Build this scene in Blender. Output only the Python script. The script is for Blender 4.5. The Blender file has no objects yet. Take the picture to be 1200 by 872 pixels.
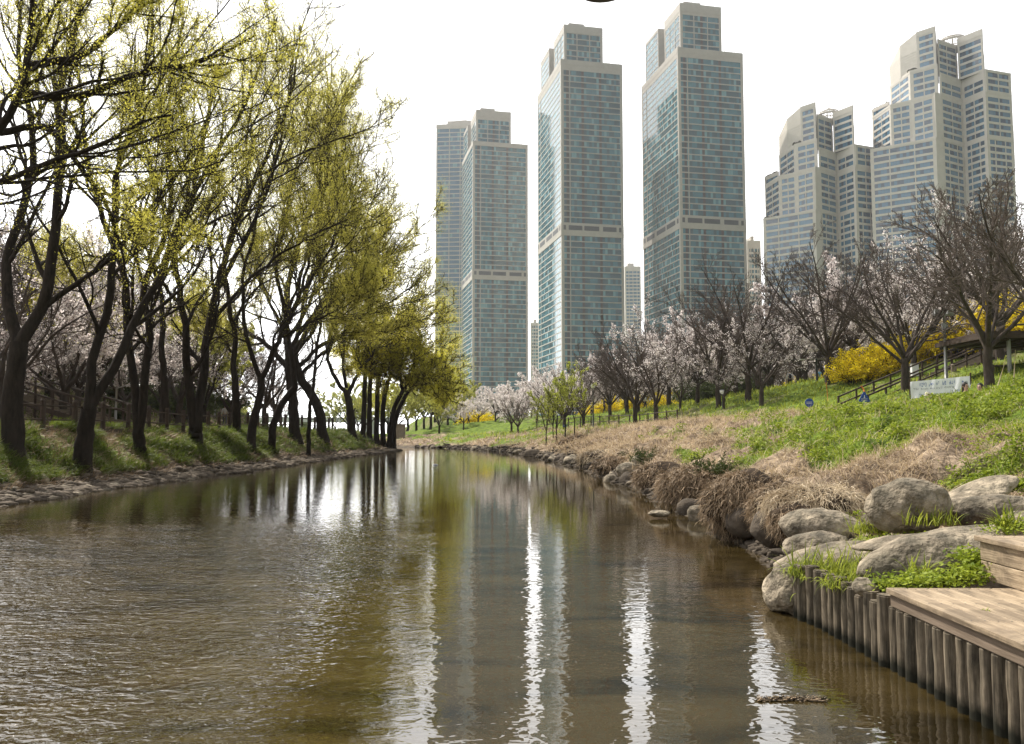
import bpy, math, random
import numpy as np
from mathutils import Vector, Matrix

HAZE = 0.00015
SC = bpy.context.scene
COL = SC.collection
R = math.radians
rng = np.random.default_rng(7)
random.seed(7)

# ------------------------------------------------------------------ camera
CAM_Z = 1.7
PITCH = math.atan(72 / 1000)
cam_d = bpy.data.cameras.new('camera'); cam = bpy.data.objects.new('camera', cam_d); COL.objects.link(cam)
cam_d.lens = 30; cam_d.sensor_width = 36; cam_d.clip_end = 6000; cam_d.clip_start = 0.05
cam.location = (0, 0, CAM_Z); cam.rotation_euler = (R(90) + PITCH, 0, 0)
SC.camera = cam
# ------------------------------------------------------------------ world, sun, exposure
SUN_AZ, SUN_EL = R(-38), R(51)          # azimuth from +Y towards +X
w = bpy.data.worlds.new("World"); SC.world = w; w.use_nodes = True
nt = w.node_tree; nt.nodes.clear()
sky = nt.nodes.new('ShaderNodeTexSky'); sky.sky_type = 'NISHITA'; sky.sun_disc = False
sky.sun_elevation = SUN_EL; sky.sun_rotation = SUN_AZ % (2 * math.pi)
sky.air_density = 1.0; sky.dust_density = 6.0; sky.ozone_density = 1.0; sky.altitude = 20
hs = nt.nodes.new('ShaderNodeHueSaturation'); hs.inputs['Saturation'].default_value = 0.45   # thin high white overcast
bg = nt.nodes.new('ShaderNodeBackground'); bg.inputs['Strength'].default_value = 0.078
wo = nt.nodes.new('ShaderNodeOutputWorld')
ov = nt.nodes.new('ShaderNodeMix'); ov.data_type = 'RGBA'; ov.inputs[0].default_value = .5   # thin bright cloud layer, brightest round the sun
geo = nt.nodes.new('ShaderNodeTexCoord'); dt = nt.nodes.new('ShaderNodeVectorMath'); dt.operation = 'DOT_PRODUCT'
dt.inputs[1].default_value = (math.sin(SUN_AZ)*math.cos(SUN_EL), math.cos(SUN_AZ)*math.cos(SUN_EL), math.sin(SUN_EL))
gr = nt.nodes.new('ShaderNodeMapRange'); gr.interpolation_type = 'SMOOTHSTEP'; gr.inputs[1].default_value = -.3; gr.inputs[2].default_value = .42; gr.inputs[3].default_value = 1.0; gr.inputs[4].default_value = 13
nt.links.new(geo.outputs['Generated'], dt.inputs[0]); nt.links.new(dt.outputs['Value'], gr.inputs[0])
sz = nt.nodes.new('ShaderNodeSeparateXYZ'); nt.links.new(geo.outputs['Generated'], sz.inputs[0])   # the cloud veil glows most low over the horizon
def wm(op, a, b_):
    x = nt.nodes.new('ShaderNodeMath'); x.operation = op
    for i, q in enumerate((a, b_)):
        if isinstance(q, (int, float)): x.inputs[i].default_value = q
        else: nt.links.new(q, x.inputs[i])
    return x.outputs[0]
low = wm('POWER', wm('SUBTRACT', 1, wm('ABSOLUTE', sz.outputs[2], 0)), 2.6)
nt.links.new(wm('MULTIPLY', gr.outputs[0], wm('ADD', wm('MULTIPLY', low, 4.5), 1)), ov.inputs[7])
nt.links.new(sky.outputs[0], hs.inputs['Color']); nt.links.new(hs.outputs[0], ov.inputs[6]); nt.links.new(ov.outputs[2], bg.inputs['Color']); nt.links.new(bg.outputs[0], wo.inputs[0])
sl = bpy.data.lights.new('sun', 'SUN'); sl.energy = 5.0; sl.angle = R(0.6); sl.color = (1, 0.93, 0.82)
so = bpy.data.objects.new('sun', sl); COL.objects.link(so)
sd = Vector((math.sin(SUN_AZ) * math.cos(SUN_EL), math.cos(SUN_AZ) * math.cos(SUN_EL), math.sin(SUN_EL)))
so.rotation_euler = sd.to_track_quat('Z', 'Y').to_euler()
SC.view_settings.view_transform = 'Standard'; SC.view_settings.look = 'None'
SC.view_settings.gamma = 1; SC.view_settings.use_curve_mapping = False
SC.view_settings.exposure = 0.55
SC.render.engine = 'CYCLES'
SC.cycles.use_denoising = True
SC.cycles.max_bounces = 6; SC.cycles.diffuse_bounces = 2; SC.cycles.glossy_bounces = 3; SC.cycles.transmission_bounces = 4
SC.cycles.volume_bounces = 0; SC.cycles.transparent_max_bounces = 8
SC.cycles.sample_clamp_direct = 6; SC.cycles.sample_clamp_indirect = 6
SC.cycles.caustics_reflective = False; SC.cycles.caustics_refractive = False

# ------------------------------------------------------------------ helpers
def at(px, py, Y):
    "point at depth Y seen at pixel px, py of the 1200x872 photograph"
    dx = px - 600; du = 436 - py
    dy = 1000 * math.cos(PITCH) - du * math.sin(PITCH)
    dz = 1000 * math.sin(PITCH) + du * math.cos(PITCH)
    k = Y / dy
    return np.array((dx * k, Y, CAM_Z + dz * k))

def tag(o, label=None, cat=None, group=None, kind=None):
    if label: o['label'] = label
    if cat: o['category'] = cat
    if group: o['group'] = group
    if kind: o['kind'] = kind
    return o

def empty(name, loc, label=None, cat=None, group=None, rz=0.0):
    o = bpy.data.objects.new(name, None); COL.objects.link(o)
    o.location = tuple(float(c) for c in loc); o.rotation_euler = (0, 0, rz)
    return tag(o, label, cat, group)

def np_mesh(name, V, F, mat, smooth=False, parent=None, midx=None, link=True, origin=None):
    "F: (M,3) or (M,4) int array, or a list of such arrays"
    V = np.asarray(V, dtype=np.float32).reshape(-1, 3)
    if origin is not None: V = V - np.asarray(origin, dtype=np.float32)
    Fs = F if isinstance(F, list) else [F]
    Fs = [np.asarray(f, dtype=np.int32) for f in Fs if len(f)]
    me = bpy.data.meshes.new(name)
    me.vertices.add(len(V)); me.vertices.foreach_set('co', V.ravel())
    nl = sum(f.size for f in Fs); npoly = sum(len(f) for f in Fs)
    me.loops.add(nl); me.polygons.add(npoly)
    me.loops.foreach_set('vertex_index', np.concatenate([f.ravel() for f in Fs]))
    tot = np.concatenate([np.full(len(f), f.shape[1], np.int32) for f in Fs])
    st = np.concatenate(([0], np.cumsum(tot)[:-1])).astype(np.int32)
    me.polygons.foreach_set('loop_start', st); me.polygons.foreach_set('loop_total', tot)
    for m in (mat if isinstance(mat, (list, tuple)) else [mat]): me.materials.append(m)
    if midx is not None: me.polygons.foreach_set('material_index', np.asarray(midx, np.int32))
    if smooth: me.polygons.foreach_set('use_smooth', np.ones(npoly, bool))
    me.update(calc_edges=True)
    if not link: return me
    o = bpy.data.objects.new(name, me); COL.objects.link(o)
    if parent is not None: o.parent = parent
    if origin is not None: o.location = tuple(float(c) for c in origin)
    return o

class MB:
    "collects boxes, polygons and tubes with material slots; builds ONE mesh"
    def __init__(s): s.v = []; s.f = []; s.m = []
    def quad(s, a, b, c, d, m=0):
        n = len(s.v); s.v += [a, b, c, d]; s.f.append((n, n+1, n+2, n+3)); s.m.append(m)
    def poly(s, pts, m=0):
        n = len(s.v); s.v += list(pts); s.f.append(tuple(range(n, n+len(pts)))); s.m.append(m)
    def box(s, x0, y0, z0, x1, y1, z1, m=0, M=None):
        P = [(x0,y0,z0),(x1,y0,z0),(x1,y1,z0),(x0,y1,z0),(x0,y0,z1),(x1,y0,z1),(x1,y1,z1),(x0,y1,z1)]
        if M is not None: P = [tuple(M @ Vector(p)) for p in P]
        n = len(s.v); s.v += P
        for f in ((0,3,2,1),(4,5,6,7),(0,1,5,4),(1,2,6,5),(2,3,7,6),(3,0,4,7)):
            s.f.append(tuple(n+i for i in f)); s.m.append(m)
    def beam(s, a, b, w, h, m=0):
        "box between two points, w across, h high"
        a = Vector([float(q) for q in a]); b = Vector([float(q) for q in b]); d = (b-a); L = d.length; d.normalize()
        up = Vector((0,0,1)) if abs(d.z) < .95 else Vector((0,1,0))
        sx = d.cross(up).normalized(); u = sx.cross(d)
        M = Matrix((sx, d, u)).transposed().to_4x4(); M.translation = a
        s.box(-w/2, 0, -h/2, w/2, L, h/2, m, M)
    def tube(s, pts, rad, n=8, m=0, cap=True):
        pts = [Vector([float(q) for q in p]) for p in pts]
        rad = rad if isinstance(rad, (list, tuple, np.ndarray)) else [rad]*len(pts)
        base = len(s.v)
        for i, p in enumerate(pts):
            t = (pts[min(i+1, len(pts)-1)] - pts[max(i-1, 0)]).normalized()
            ref = Vector((0, 0, 1)) if abs(t.z) < .9 else Vector((1, 0, 0))
            u = t.cross(ref).normalized(); v = t.cross(u)
            for k in range(n):
                a = 2*math.pi*k/n
                s.v.append(tuple(p + (u*math.cos(a) + v*math.sin(a))*rad[i]))
        for i in range(len(pts)-1):
            for k in range(n):
                k2 = (k+1) % n
                s.f.append((base+i*n+k, base+i*n+k2, base+(i+1)*n+k2, base+(i+1)*n+k)); s.m.append(m)
        if cap:
            s.f.append(tuple(base+k for k in range(n))); s.m.append(m)
            e = base+(len(pts)-1)*n
            s.f.append(tuple(e+k for k in reversed(range(n)))); s.m.append(m)
    def prism(s, poly, z0, z1, m=0, mtop=None):
        n = len(s.v); k = len(poly)
        s.v += [(p[0], p[1], z0) for p in poly] + [(p[0], p[1], z1) for p in poly]
        for i in range(k):
            j = (i+1) % k; s.f.append((n+i, n+j, n+k+j, n+k+i)); s.m.append(m)
        s.f.append(tuple(n+k+i for i in range(k))); s.m.append(m if mtop is None else mtop)
        s.f.append(tuple(n+i for i in reversed(range(k)))); s.m.append(m)
    def build(s, name, mats, parent=None, smooth=False, bevel=0, loc=None):
        me = bpy.data.meshes.new(name)
        V = [tuple(float(c) for c in v) for v in s.v]
        if loc is not None: V = [(v[0]-loc[0], v[1]-loc[1], v[2]-loc[2]) for v in V]
        me.from_pydata(V, [], s.f)
        for m in (mats if isinstance(mats, (list, tuple)) else [mats]): me.materials.append(m)
        me.polygons.foreach_set('material_index', s.m)
        if smooth: me.polygons.foreach_set('use_smooth', [True]*len(s.f))
        me.update()
        o = bpy.data.objects.new(name, me); COL.objects.link(o)
        if parent is not None: o.parent = parent
        if loc is not None: o.location = tuple(float(c) for c in loc)
        if bevel:
            b = o.modifiers.new('bevel', 'BEVEL'); b.width = bevel; b.segments = 2; b.limit_method = 'ANGLE'
        return o

def copy_tree(o, parent=None):
    c = o.copy(); COL.objects.link(c)
    if parent is not None: c.parent = parent
    for ch in [x for x in KIDS.get(o.name, [])]: copy_tree(ch, c)
    return c
KIDS = {}
def kid(parent, child):
    KIDS.setdefault(parent.name, []).append(child); return child

def _hash(ix, iy, seed):
    n = (ix.astype(np.int64)*374761393 + iy.astype(np.int64)*668265263 + seed*974634777) & 0x7fffffff
    n = ((n ^ (n >> 13)) * 1274126177) & 0x7fffffff
    return ((n ^ (n >> 16)) & 0xffff) / 65535.0
def vnoise(x, y, seed=0):
    x = np.asarray(x, float); y = np.asarray(y, float)
    ix = np.floor(x); iy = np.floor(y); fx = x-ix; fy = y-iy
    fx = fx*fx*(3-2*fx); fy = fy*fy*(3-2*fy)
    a = _hash(ix, iy, seed); b = _hash(ix+1, iy, seed); c = _hash(ix, iy+1, seed); d = _hash(ix+1, iy+1, seed)
    return (a*(1-fx)+b*fx)*(1-fy) + (c*(1-fx)+d*fx)*fy
def fbm(x, y, seed=0, o=4):
    t = 0; a = .5; s = 0
    for i in range(o):
        t = t + a*vnoise(x*2**i, y*2**i, seed+i*17); s += a; a *= .5
    return t/s
def sstep(a, b, x):
    t = np.clip((np.asarray(x, float)-a)/(b-a), 0, 1); return t*t*(3-2*t)

# ------------------------------------------------------------------ materials
def mat(name, col, rough=.8, spec=.3, metal=0, noise=None, bump=None, col2=None, var=.25, coord='Object', detail=5, scale3=None, trans=0, obj_var=0, blotch=None):
    m = bpy.data.materials.new(name); m.use_nodes = True; t = m.node_tree; t.nodes.clear()
    o = t.nodes.new('ShaderNodeOutputMaterial'); b = t.nodes.new('ShaderNodeBsdfPrincipled')
    b.inputs['Roughness'].default_value = rough; b.inputs['Specular IOR Level'].default_value = spec; b.inputs['Metallic'].default_value = metal
    out = b.outputs[0]
    csock = None
    b.inputs['Base Color'].default_value = (*col, 1)
    tc = t.nodes.new('ShaderNodeTexCoord'); vec = tc.outputs[coord]
    if scale3:
        mp = t.nodes.new('ShaderNodeMapping'); mp.inputs['Scale'].default_value = scale3; t.links.new(vec, mp.inputs[0]); vec = mp.outputs[0]
    if noise:
        n = t.nodes.new('ShaderNodeTexNoise'); n.inputs['Scale'].default_value = noise; n.inputs['Detail'].default_value = detail; n.inputs['Roughness'].default_value = .65
        t.links.new(vec, n.inputs['Vector'])
        r = t.nodes.new('ShaderNodeValToRGB'); r.color_ramp.elements[0].position = .3; r.color_ramp.elements[1].position = .7
        c2 = col2 or tuple(min(1, c*(1+var)) for c in col); c1 = col if col2 else tuple(c*(1-var) for c in col)
        r.color_ramp.elements[0].color = (*c1, 1); r.color_ramp.elements[1].color = (*c2, 1)
        t.links.new(n.outputs[0], r.inputs[0]); csock = r.outputs[0]
    if blotch and csock:
        nb = t.nodes.new('ShaderNodeTexNoise'); nb.inputs['Scale'].default_value = blotch[0]; nb.inputs['Detail'].default_value = 7; nb.inputs['Roughness'].default_value = .7; nb.inputs['Distortion'].default_value = .6
        t.links.new(tc.outputs[coord], nb.inputs['Vector']); rb = t.nodes.new('ShaderNodeValToRGB'); rb.color_ramp.elements[0].position = .40; rb.color_ramp.elements[1].position = .60
        rb.color_ramp.elements[0].color = (*blotch[1], 1); rb.color_ramp.elements[1].color = (*blotch[2], 1); t.links.new(nb.outputs[0], rb.inputs[0])
        mb_ = t.nodes.new('ShaderNodeMix'); mb_.data_type = 'RGBA'; mb_.blend_type = 'MULTIPLY'; mb_.inputs[0].default_value = 1
        t.links.new(csock, mb_.inputs[6]); t.links.new(rb.outputs[0], mb_.inputs[7]); csock = mb_.outputs[2]
    if obj_var:
        oi = t.nodes.new('ShaderNodeObjectInfo'); h = t.nodes.new('ShaderNodeHueSaturation')
        mr = t.nodes.new('ShaderNodeMapRange'); mr.inputs[3].default_value = 1-obj_var; mr.inputs[4].default_value = 1+obj_var
        t.links.new(oi.outputs['Random'], mr.inputs[0]); t.links.new(mr.outputs[0], h.inputs['Value'])
        if csock: t.links.new(csock, h.inputs['Color'])
        else: h.inputs['Color'].default_value = (*col, 1)
        csock = h.outputs[0]
    if csock: t.links.new(csock, b.inputs['Base Color'])
    if bump:
        n2 = t.nodes.new('ShaderNodeTexNoise'); n2.inputs['Scale'].default_value = bump[0]; n2.inputs['Detail'].default_value = 6
        t.links.new(vec, n2.inputs['Vector'])
        bp = t.nodes.new('ShaderNodeBump'); bp.inputs['Strength'].default_value = bump[1]; bp.inputs['Distance'].default_value = bump[2]
        t.links.new(n2.outputs[0], bp.inputs['Height']); t.links.new(bp.outputs[0], b.inputs['Normal'])
    if trans:
        tr = t.nodes.new('ShaderNodeBsdfTranslucent'); tr.inputs['Color'].default_value = (*[min(1, c*1.3) for c in col], 1)
        if csock: t.links.new(csock, tr.inputs['Color'])
        mx = t.nodes.new('ShaderNodeMixShader'); mx.inputs[0].default_value = trans
        t.links.new(out, mx.inputs[1]); t.links.new(tr.outputs[0], mx.inputs[2]); out = mx.outputs[0]
    t.links.new(out, o.inputs[0])
    return m

def leaf_mat(name, ca, cb, trans=.5, rough=.6, spec=.2, scale=3.0):
    "leaf colour that varies from leaf cluster to leaf cluster"
    m = bpy.data.materials.new(name); m.use_nodes = True; t = m.node_tree; t.nodes.clear()
    o = t.nodes.new('ShaderNodeOutputMaterial'); b = t.nodes.new('ShaderNodeBsdfPrincipled')
    b.inputs['Roughness'].default_value = rough; b.inputs['Specular IOR Level'].default_value = spec
    g = t.nodes.new('ShaderNodeNewGeometry')
    tc = t.nodes.new('ShaderNodeTexCoord'); n = t.nodes.new('ShaderNodeTexNoise'); n.inputs['Scale'].default_value = scale
    t.links.new(tc.outputs['Object'], n.inputs['Vector'])
    ad = t.nodes.new('ShaderNodeMath'); ad.operation = 'MULTIPLY_ADD'; ad.inputs[1].default_value = .6; 
    t.links.new(g.outputs['Random Per Island'], ad.inputs[0]); 
    sb = t.nodes.new('ShaderNodeMath'); sb.operation = 'MULTIPLY_ADD'; sb.inputs[1].default_value = 1.0; sb.inputs[2].default_value = -.25
    t.links.new(n.outputs[0], sb.inputs[0]); t.links.new(sb.outputs[0], ad.inputs[2])
    r = t.nodes.new('ShaderNodeValToRGB'); r.color_ramp.elements[0].position = .15; r.color_ramp.elements[1].position = .85
    r.color_ramp.elements[0].color = (*ca, 1); r.color_ramp.elements[1].color = (*cb, 1)
    t.links.new(ad.outputs[0], r.inputs[0]); t.links.new(r.outputs[0], b.inputs['Base Color'])
    tr = t.nodes.new('ShaderNodeBsdfTranslucent'); t.links.new(r.outputs[0], tr.inputs['Color'])
    mx = t.nodes.new('ShaderNodeMixShader'); mx.inputs[0].default_value = trans
    t.links.new(b.outputs[0], mx.inputs[1]); t.links.new(tr.outputs[0], mx.inputs[2]); t.links.new(mx.outputs[0], o.inputs[0])
    return m

M = {}
M['bark'] = mat('dark bark', (.026,.020,.015), .9, .1, noise=9, var=.5, bump=(22,.9,.03), scale3=(1,1,.25))
M['bark_grey'] = mat('grey bark', (.06,.048,.04), .9, .1, noise=9, var=.4, bump=(22,.6,.02), scale3=(1,1,.3))
M['twig'] = mat('dark twigs', (.035,.027,.018), .85, .1)
M['twig_pink'] = mat('grey pink twigs', (.105,.084,.071), .85, .1, obj_var=.25)
M['leaf'] = leaf_mat('young willow leaf', (.33,.32,.055), (.66,.61,.11), .74, scale=.6)
M['leaf_far'] = leaf_mat('young yellow leaf', (.44,.43,.04), (.88,.80,.08), .78, scale=.7)
M['leaf_pale'] = leaf_mat('pale spring leaf', (.26,.28,.06), (.50,.50,.13), .6)
M['leaf_fresh'] = leaf_mat('fresh green leaf', (.28,.33,.05), (.50,.54,.09), .65)
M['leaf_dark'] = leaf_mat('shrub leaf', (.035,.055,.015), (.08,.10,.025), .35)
M['blossom'] = leaf_mat('cherry blossom', (.66,.57,.55), (.90,.86,.84), .6, scale=1.5)
M['forsythia'] = leaf_mat('forsythia flower', (.62,.48,.015), (.95,.78,.025), .55, scale=1.5)
M['straw'] = leaf_mat('dry straw', (.22,.16,.095), (.72,.60,.43), .2, scale=1.2)
M['straw_dark'] = leaf_mat('old brown straw', (.12,.085,.05), (.42,.31,.20), .15, scale=1.5)
M['grass'] = leaf_mat('spring grass', (.08,.12,.015), (.38,.42,.05), .45, scale=1.4)
M['grass_long'] = leaf_mat('long bank grass', (.045,.075,.012), (.15,.19,.025), .4, scale=1.4)
M['weed'] = leaf_mat('leafy weed', (.085,.14,.012), (.31,.37,.035), .4, scale=2.5)
M['rock'] = mat('granite boulder', (.075,.063,.048), .85, .25, noise=3.6, col2=(.35,.305,.24), bump=(13,1.0,.07), detail=9, obj_var=.18, blotch=(2.3, (.55,.55,.50), (1.35,1.30,1.22)))
M['rock_brown'] = mat('brown shore rock', (.04,.032,.025), .9, .15, noise=4, col2=(.13,.105,.08), bump=(18,.8,.03), detail=9, obj_var=.25)
M['plank'] = mat('weathered plank', (.15,.112,.074), .75, .25, noise=2.2, col2=(.40,.32,.225), bump=(8,.7,.008), scale3=(9,.7,9), detail=9, obj_var=.16, blotch=(3.5, (.62,.60,.58), (1.2,1.18,1.15)))
M['plank_dark'] = mat('dark fascia plank', (.12,.09,.062), .8, .25, noise=3, col2=(.24,.185,.14), bump=(8,.6,.006), scale3=(9,.7,9), detail=8, obj_var=.12)  # darker plank tone for the fascia and end boards
M['wood_dark'] = mat('dark stained wood', (.05,.033,.022), .7, .3, noise=4, var=.35, bump=(10,.4,.004))
M['wood_pale'] = mat('grey weathered wood', (.22,.18,.14), .8, .2, noise=4, var=.25)
M['metal_grey'] = mat('galvanised metal', (.32,.32,.31), .45, .5, metal=.6)
M['metal_dark'] = mat('dark painted metal', (.035,.04,.042), .5, .4)
M['white'] = mat('white plastic', (.78,.79,.80), .5, .4)
M['blue'] = mat('blue sign face', (.02,.07,.30), .4, .4)
M['white_ink'] = mat('white lettering', (.75,.78,.8), .5, .3)
M['blue_ink'] = mat('blue lettering', (.10,.17,.42), .6, .2)
M['grey_ink'] = mat('grey lettering', (.22,.24,.30), .6, .2)
M['cloth_white'] = mat('white banner cloth', (.72,.74,.80), .8, .1, trans=.15)
M['orange'] = mat('orange stick', (.6,.18,.04), .6, .3)
# ------------------------------------------------------------------ terrain
YR = [-40, 8.2, 9.2, 10.5, 14, 20, 27, 40, 58, 77, 94, 106, 118, 130, 145, 170, 2000]
XR = [2.80, 2.80, 3.1, 3.45, 3.75, 4.1, 3.95, 3.6, 2.3, 0, -5.6, -13.8, -30, -60, -120, -300, -900]
def xr(Y):
    Y = np.asarray(Y, float)
    return np.interp(Y, YR, XR) + (fbm(Y*.55, Y*0+3, 5, 3)-.5)*1.1*sstep(9, 16, Y)
def xl(Y):
    Y = np.asarray(Y, float)
    return -12 + .9*sstep(55, 83, Y) - np.maximum(0, Y-85.5)**1.8*.9 + (fbm(Y*.35, Y*0+9, 11, 3)-.5)*1.1
def slope_scale(f, Y):
    d = (np.interp(np.asarray(Y)+.5, YR, XR)-np.interp(np.asarray(Y)-.5, YR, XR)) if f == 'r' else -(1.62*np.maximum(0, np.asarray(Y)-85.5)**.8)
    return 1/np.sqrt(1+d*d)
def H(X, Y):
    X = np.asarray(X, float); Y = np.asarray(Y, float)
    sr = (X - xr(Y))*slope_scale('r', Y); sl_ = (xl(Y) - X)*slope_scale('l', Y)
    zc = np.interp(Y, [0, 47, 65, 83, 100, 116, 200], [2.4, 2.5, 2.35, 2.1, 1.7, 1.45, 1.4])
    k = zc/2.8
    n1 = fbm(X*.5, Y*.5, 1, 4)-.5; n2 = fbm(X*1.7, Y*1.7, 2, 3)-.5
    # right bank
    near = np.interp(sr, [-2.0, -.25, .06, .35, 1.2, 4, 9, 12.5], [-.45, -.22, .05, .46, .78, 1.55, 2.8, 2.75])*k
    far = np.interp(sr, [-2.0, -.3, 0, .5, 1.2, 3.5, 8, 12.5], [-.45, -.2, .02, .45, .85, 1.7, 2.8, 2.75])*k
    wl = np.interp(sr, [-2.0, -.0, .1, .3, 1.0, 2.2, 9, 12.5], [-.45, -.42, .36, .40, .47, .50, 2.5, 2.7])     # filled behind the log piles
    b = sstep(10, 15, Y); pr = near*(1-b) + far*b
    c = sstep(7.6, 8.6, Y); pr = wl*(1-c) + pr*c
    pr = pr + .35*sstep(10, 13, X)*sstep(25, 21, Y)*sstep(5, 12, Y)
    g = np.interp(Y, [0, 55, 72, 110, 200], [.30, .30, .45, .40, .10])*sstep(-25, 0, X)
    cap = np.interp(Y, [0, 58, 72, 90, 130], [16, 15, 5.5, 4.6, 4.0])
    rise = cap*(1-np.exp(-np.maximum(0, sr-np.interp(Y, [55, 75], [13, 10.3]))*g/cap))
    rough = sstep(.3, 1.5, sr)*sstep(8, 11, Y)
    right = pr + rise + n1*(.9-.55*sstep(5, 8, sr))*rough + n2*(.60-.3*sstep(6, 9, sr))*rough + (.5-np.abs(fbm(X*1.1+9, Y*.8, 43, 3)-.5)*4)*.16*rough*sstep(1.2, 2.2, sr)*sstep(75, 40, Y)*sstep(90, 40, Y)
    # left bank
    left = np.interp(sl_, [-2, -.3, 0, 1.3, 2.0, 3.4, 4.6, 5.2, 12], [-.45, -.15, .0, .2, .55, 1.5, 1.85, 1.9, 1.9])
    left = left + 20*(1-np.exp(-np.maximum(0, sl_-12)*.5/20)) + (n1*.35+n2*.2)*sstep(.1, 1.6, sl_)*sstep(6, 4.2, sl_) + n1*1.2*sstep(13, 20, sl_) + n2*.05
    bed = -.45 + n1*.12
    return np.where(sr > -2, right, np.where(sl_ > -2, left, bed))
def masks(X, Y):
    "green, straw, gravel weights (0..1) of the ground cover"
    sr = (X - xr(Y))*slope_scale('r', Y); sl_ = (xl(Y) - X)*slope_scale('l', Y)
    n = fbm(X*.28+4, Y*.16, 21, 4); n2 = fbm(X*.9, Y*.9, 31, 3)
    # right: straw along the crest and the lower slope, green patches between
    gr = sstep(.50, .56, n*.5+n2*.5 + .10*sstep(11.0, 13.5, sr) + .13*sstep(7, 13, X)*sstep(32, 22, Y) - .12*sstep(3.5, .5, sr) + .05*sstep(60, 100, Y) + .11*sstep(1.8, 3.4, sr)*sstep(30, 20, Y) - .12*sstep(26, 34, Y)*sstep(75, 60, Y)*sstep(12.5,10.5,sr)  - .10*sstep(30, 45, Y)*sstep(9, 6, sr)*sstep(72, 55, Y)*sstep(3, 5, sr))
    gr = np.maximum(gr, sstep(11.5, 13.5, sr)*(.55+.45*sstep(.40, .55, n2)))
    gl = sstep(1.6, 2.4, sl_)*sstep(.34, .46, n2*.6+n*.4)*sstep(9, 5, sl_)
    green = np.where(sr > -1, gr, gl)
    gravel = np.where(sr > -1, sstep(.7, .2, sr)*sstep(-1, 0, sr), sstep(2.0, 1.3, sl_))
    return green, gravel, sr, sl_

def axis(pts):
    out = []
    for a, b, st in pts: out += list(np.arange(a, b, st))
    return np.array(out + [pts[-1][1]])
gx = axis([(-1500, -300, 100), (-300, -100, 12), (-100, -40, 2.5), (-40, -18, .6), (-18, -10, .16), (-10, 1, 1.0), (1, 16, .16), (16, 40, .6), (40, 120, 3), (120, 320, 15), (320, 1500, 118)])
gy = axis([(-60, 0, 3), (0, 7, .3), (7, 30, .16), (30, 60, .35), (60, 130, .8), (130, 250, 5), (250, 1500, 50)])
GX, GY = np.meshgrid(gx, gy); GZ = H(GX, GY)
nx, ny = len(gx), len(gy)
ii = np.arange(nx*ny).reshape(ny, nx)
quads = np.stack([ii[:-1,:-1], ii[:-1,1:], ii[1:,1:], ii[1:,:-1]], -1).reshape(-1, 4)
def ground_mat():
    m = bpy.data.materials.new('bank ground'); m.use_nodes = True; t = m.node_tree; b = t.nodes['Principled BSDF']
    b.inputs['Roughness'].default_value = .95; b.inputs['Specular IOR Level'].default_value = .1
    at_ = t.nodes.new('ShaderNodeAttribute'); at_.attribute_name = 'cover'; sp = t.nodes.new('ShaderNodeSeparateColor'); t.links.new(at_.outputs['Color'], sp.inputs[0])
    tc = t.nodes.new('ShaderNodeTexCoord')
    def nz(scale, c1, c2, lo=.35, hi=.65):
        n = t.nodes.new('ShaderNodeTexNoise'); n.inputs['Scale'].default_value = scale; n.inputs['Detail'].default_value = 8; n.inputs['Roughness'].default_value = .7
        t.links.new(tc.outputs['Object'], n.inputs['Vector']); r = t.nodes.new('ShaderNodeValToRGB')
        r.color_ramp.elements[0].position = lo; r.color_ramp.elements[1].position = hi
        r.color_ramp.elements[0].color = (*c1, 1); r.color_ramp.elements[1].color = (*c2, 1); t.links.new(n.outputs[0], r.inputs[0]); return r.outputs[0]
    straw = nz(2.6, (.06,.042,.03), (.36,.28,.20)); green = nz(1.8, (.045,.075,.012), (.15,.21,.025))
    grav = nz(9, (.025,.02,.016), (.16,.14,.115), .4, .68)
    def mix(f, a, c):
        x = t.nodes.new('ShaderNodeMix'); x.data_type = 'RGBA'; t.links.new(f, x.inputs[0]); t.links.new(a, x.inputs[6]); t.links.new(c, x.inputs[7]); return x.outputs[2]
    c = mix(sp.outputs[0], straw, green); c = mix(sp.outputs[2], c, grav)
    t.links.new(c, b.inputs['Base Color'])
    n = t.nodes.new('ShaderNodeTexNoise'); n.inputs['Scale'].default_value = 7; n.inputs['Detail'].default_value = 8
    t.links.new(tc.outputs['Object'], n.inputs['Vector']); bp = t.nodes.new('ShaderNodeBump'); bp.inputs['Strength'].default_value = .9; bp.inputs['Distance'].default_value = .12
    t.links.new(n.outputs[0], bp.inputs['Height']); t.links.new(bp.outputs[0], b.inputs['Normal'])
    return m
g_, gv_, _, _ = masks(GX, GY)
ground = np_mesh('ground', np.stack([GX, GY, GZ], -1).reshape(-1, 3), quads, ground_mat(), smooth=True)
ca = ground.data.color_attributes.new('cover', 'FLOAT_COLOR', 'POINT')
ca.data.foreach_set('color', np.stack([g_, 1-g_, gv_, np.ones_like(g_)], -1).astype(np.float32).ravel())
tag(ground, kind='structure')

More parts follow.
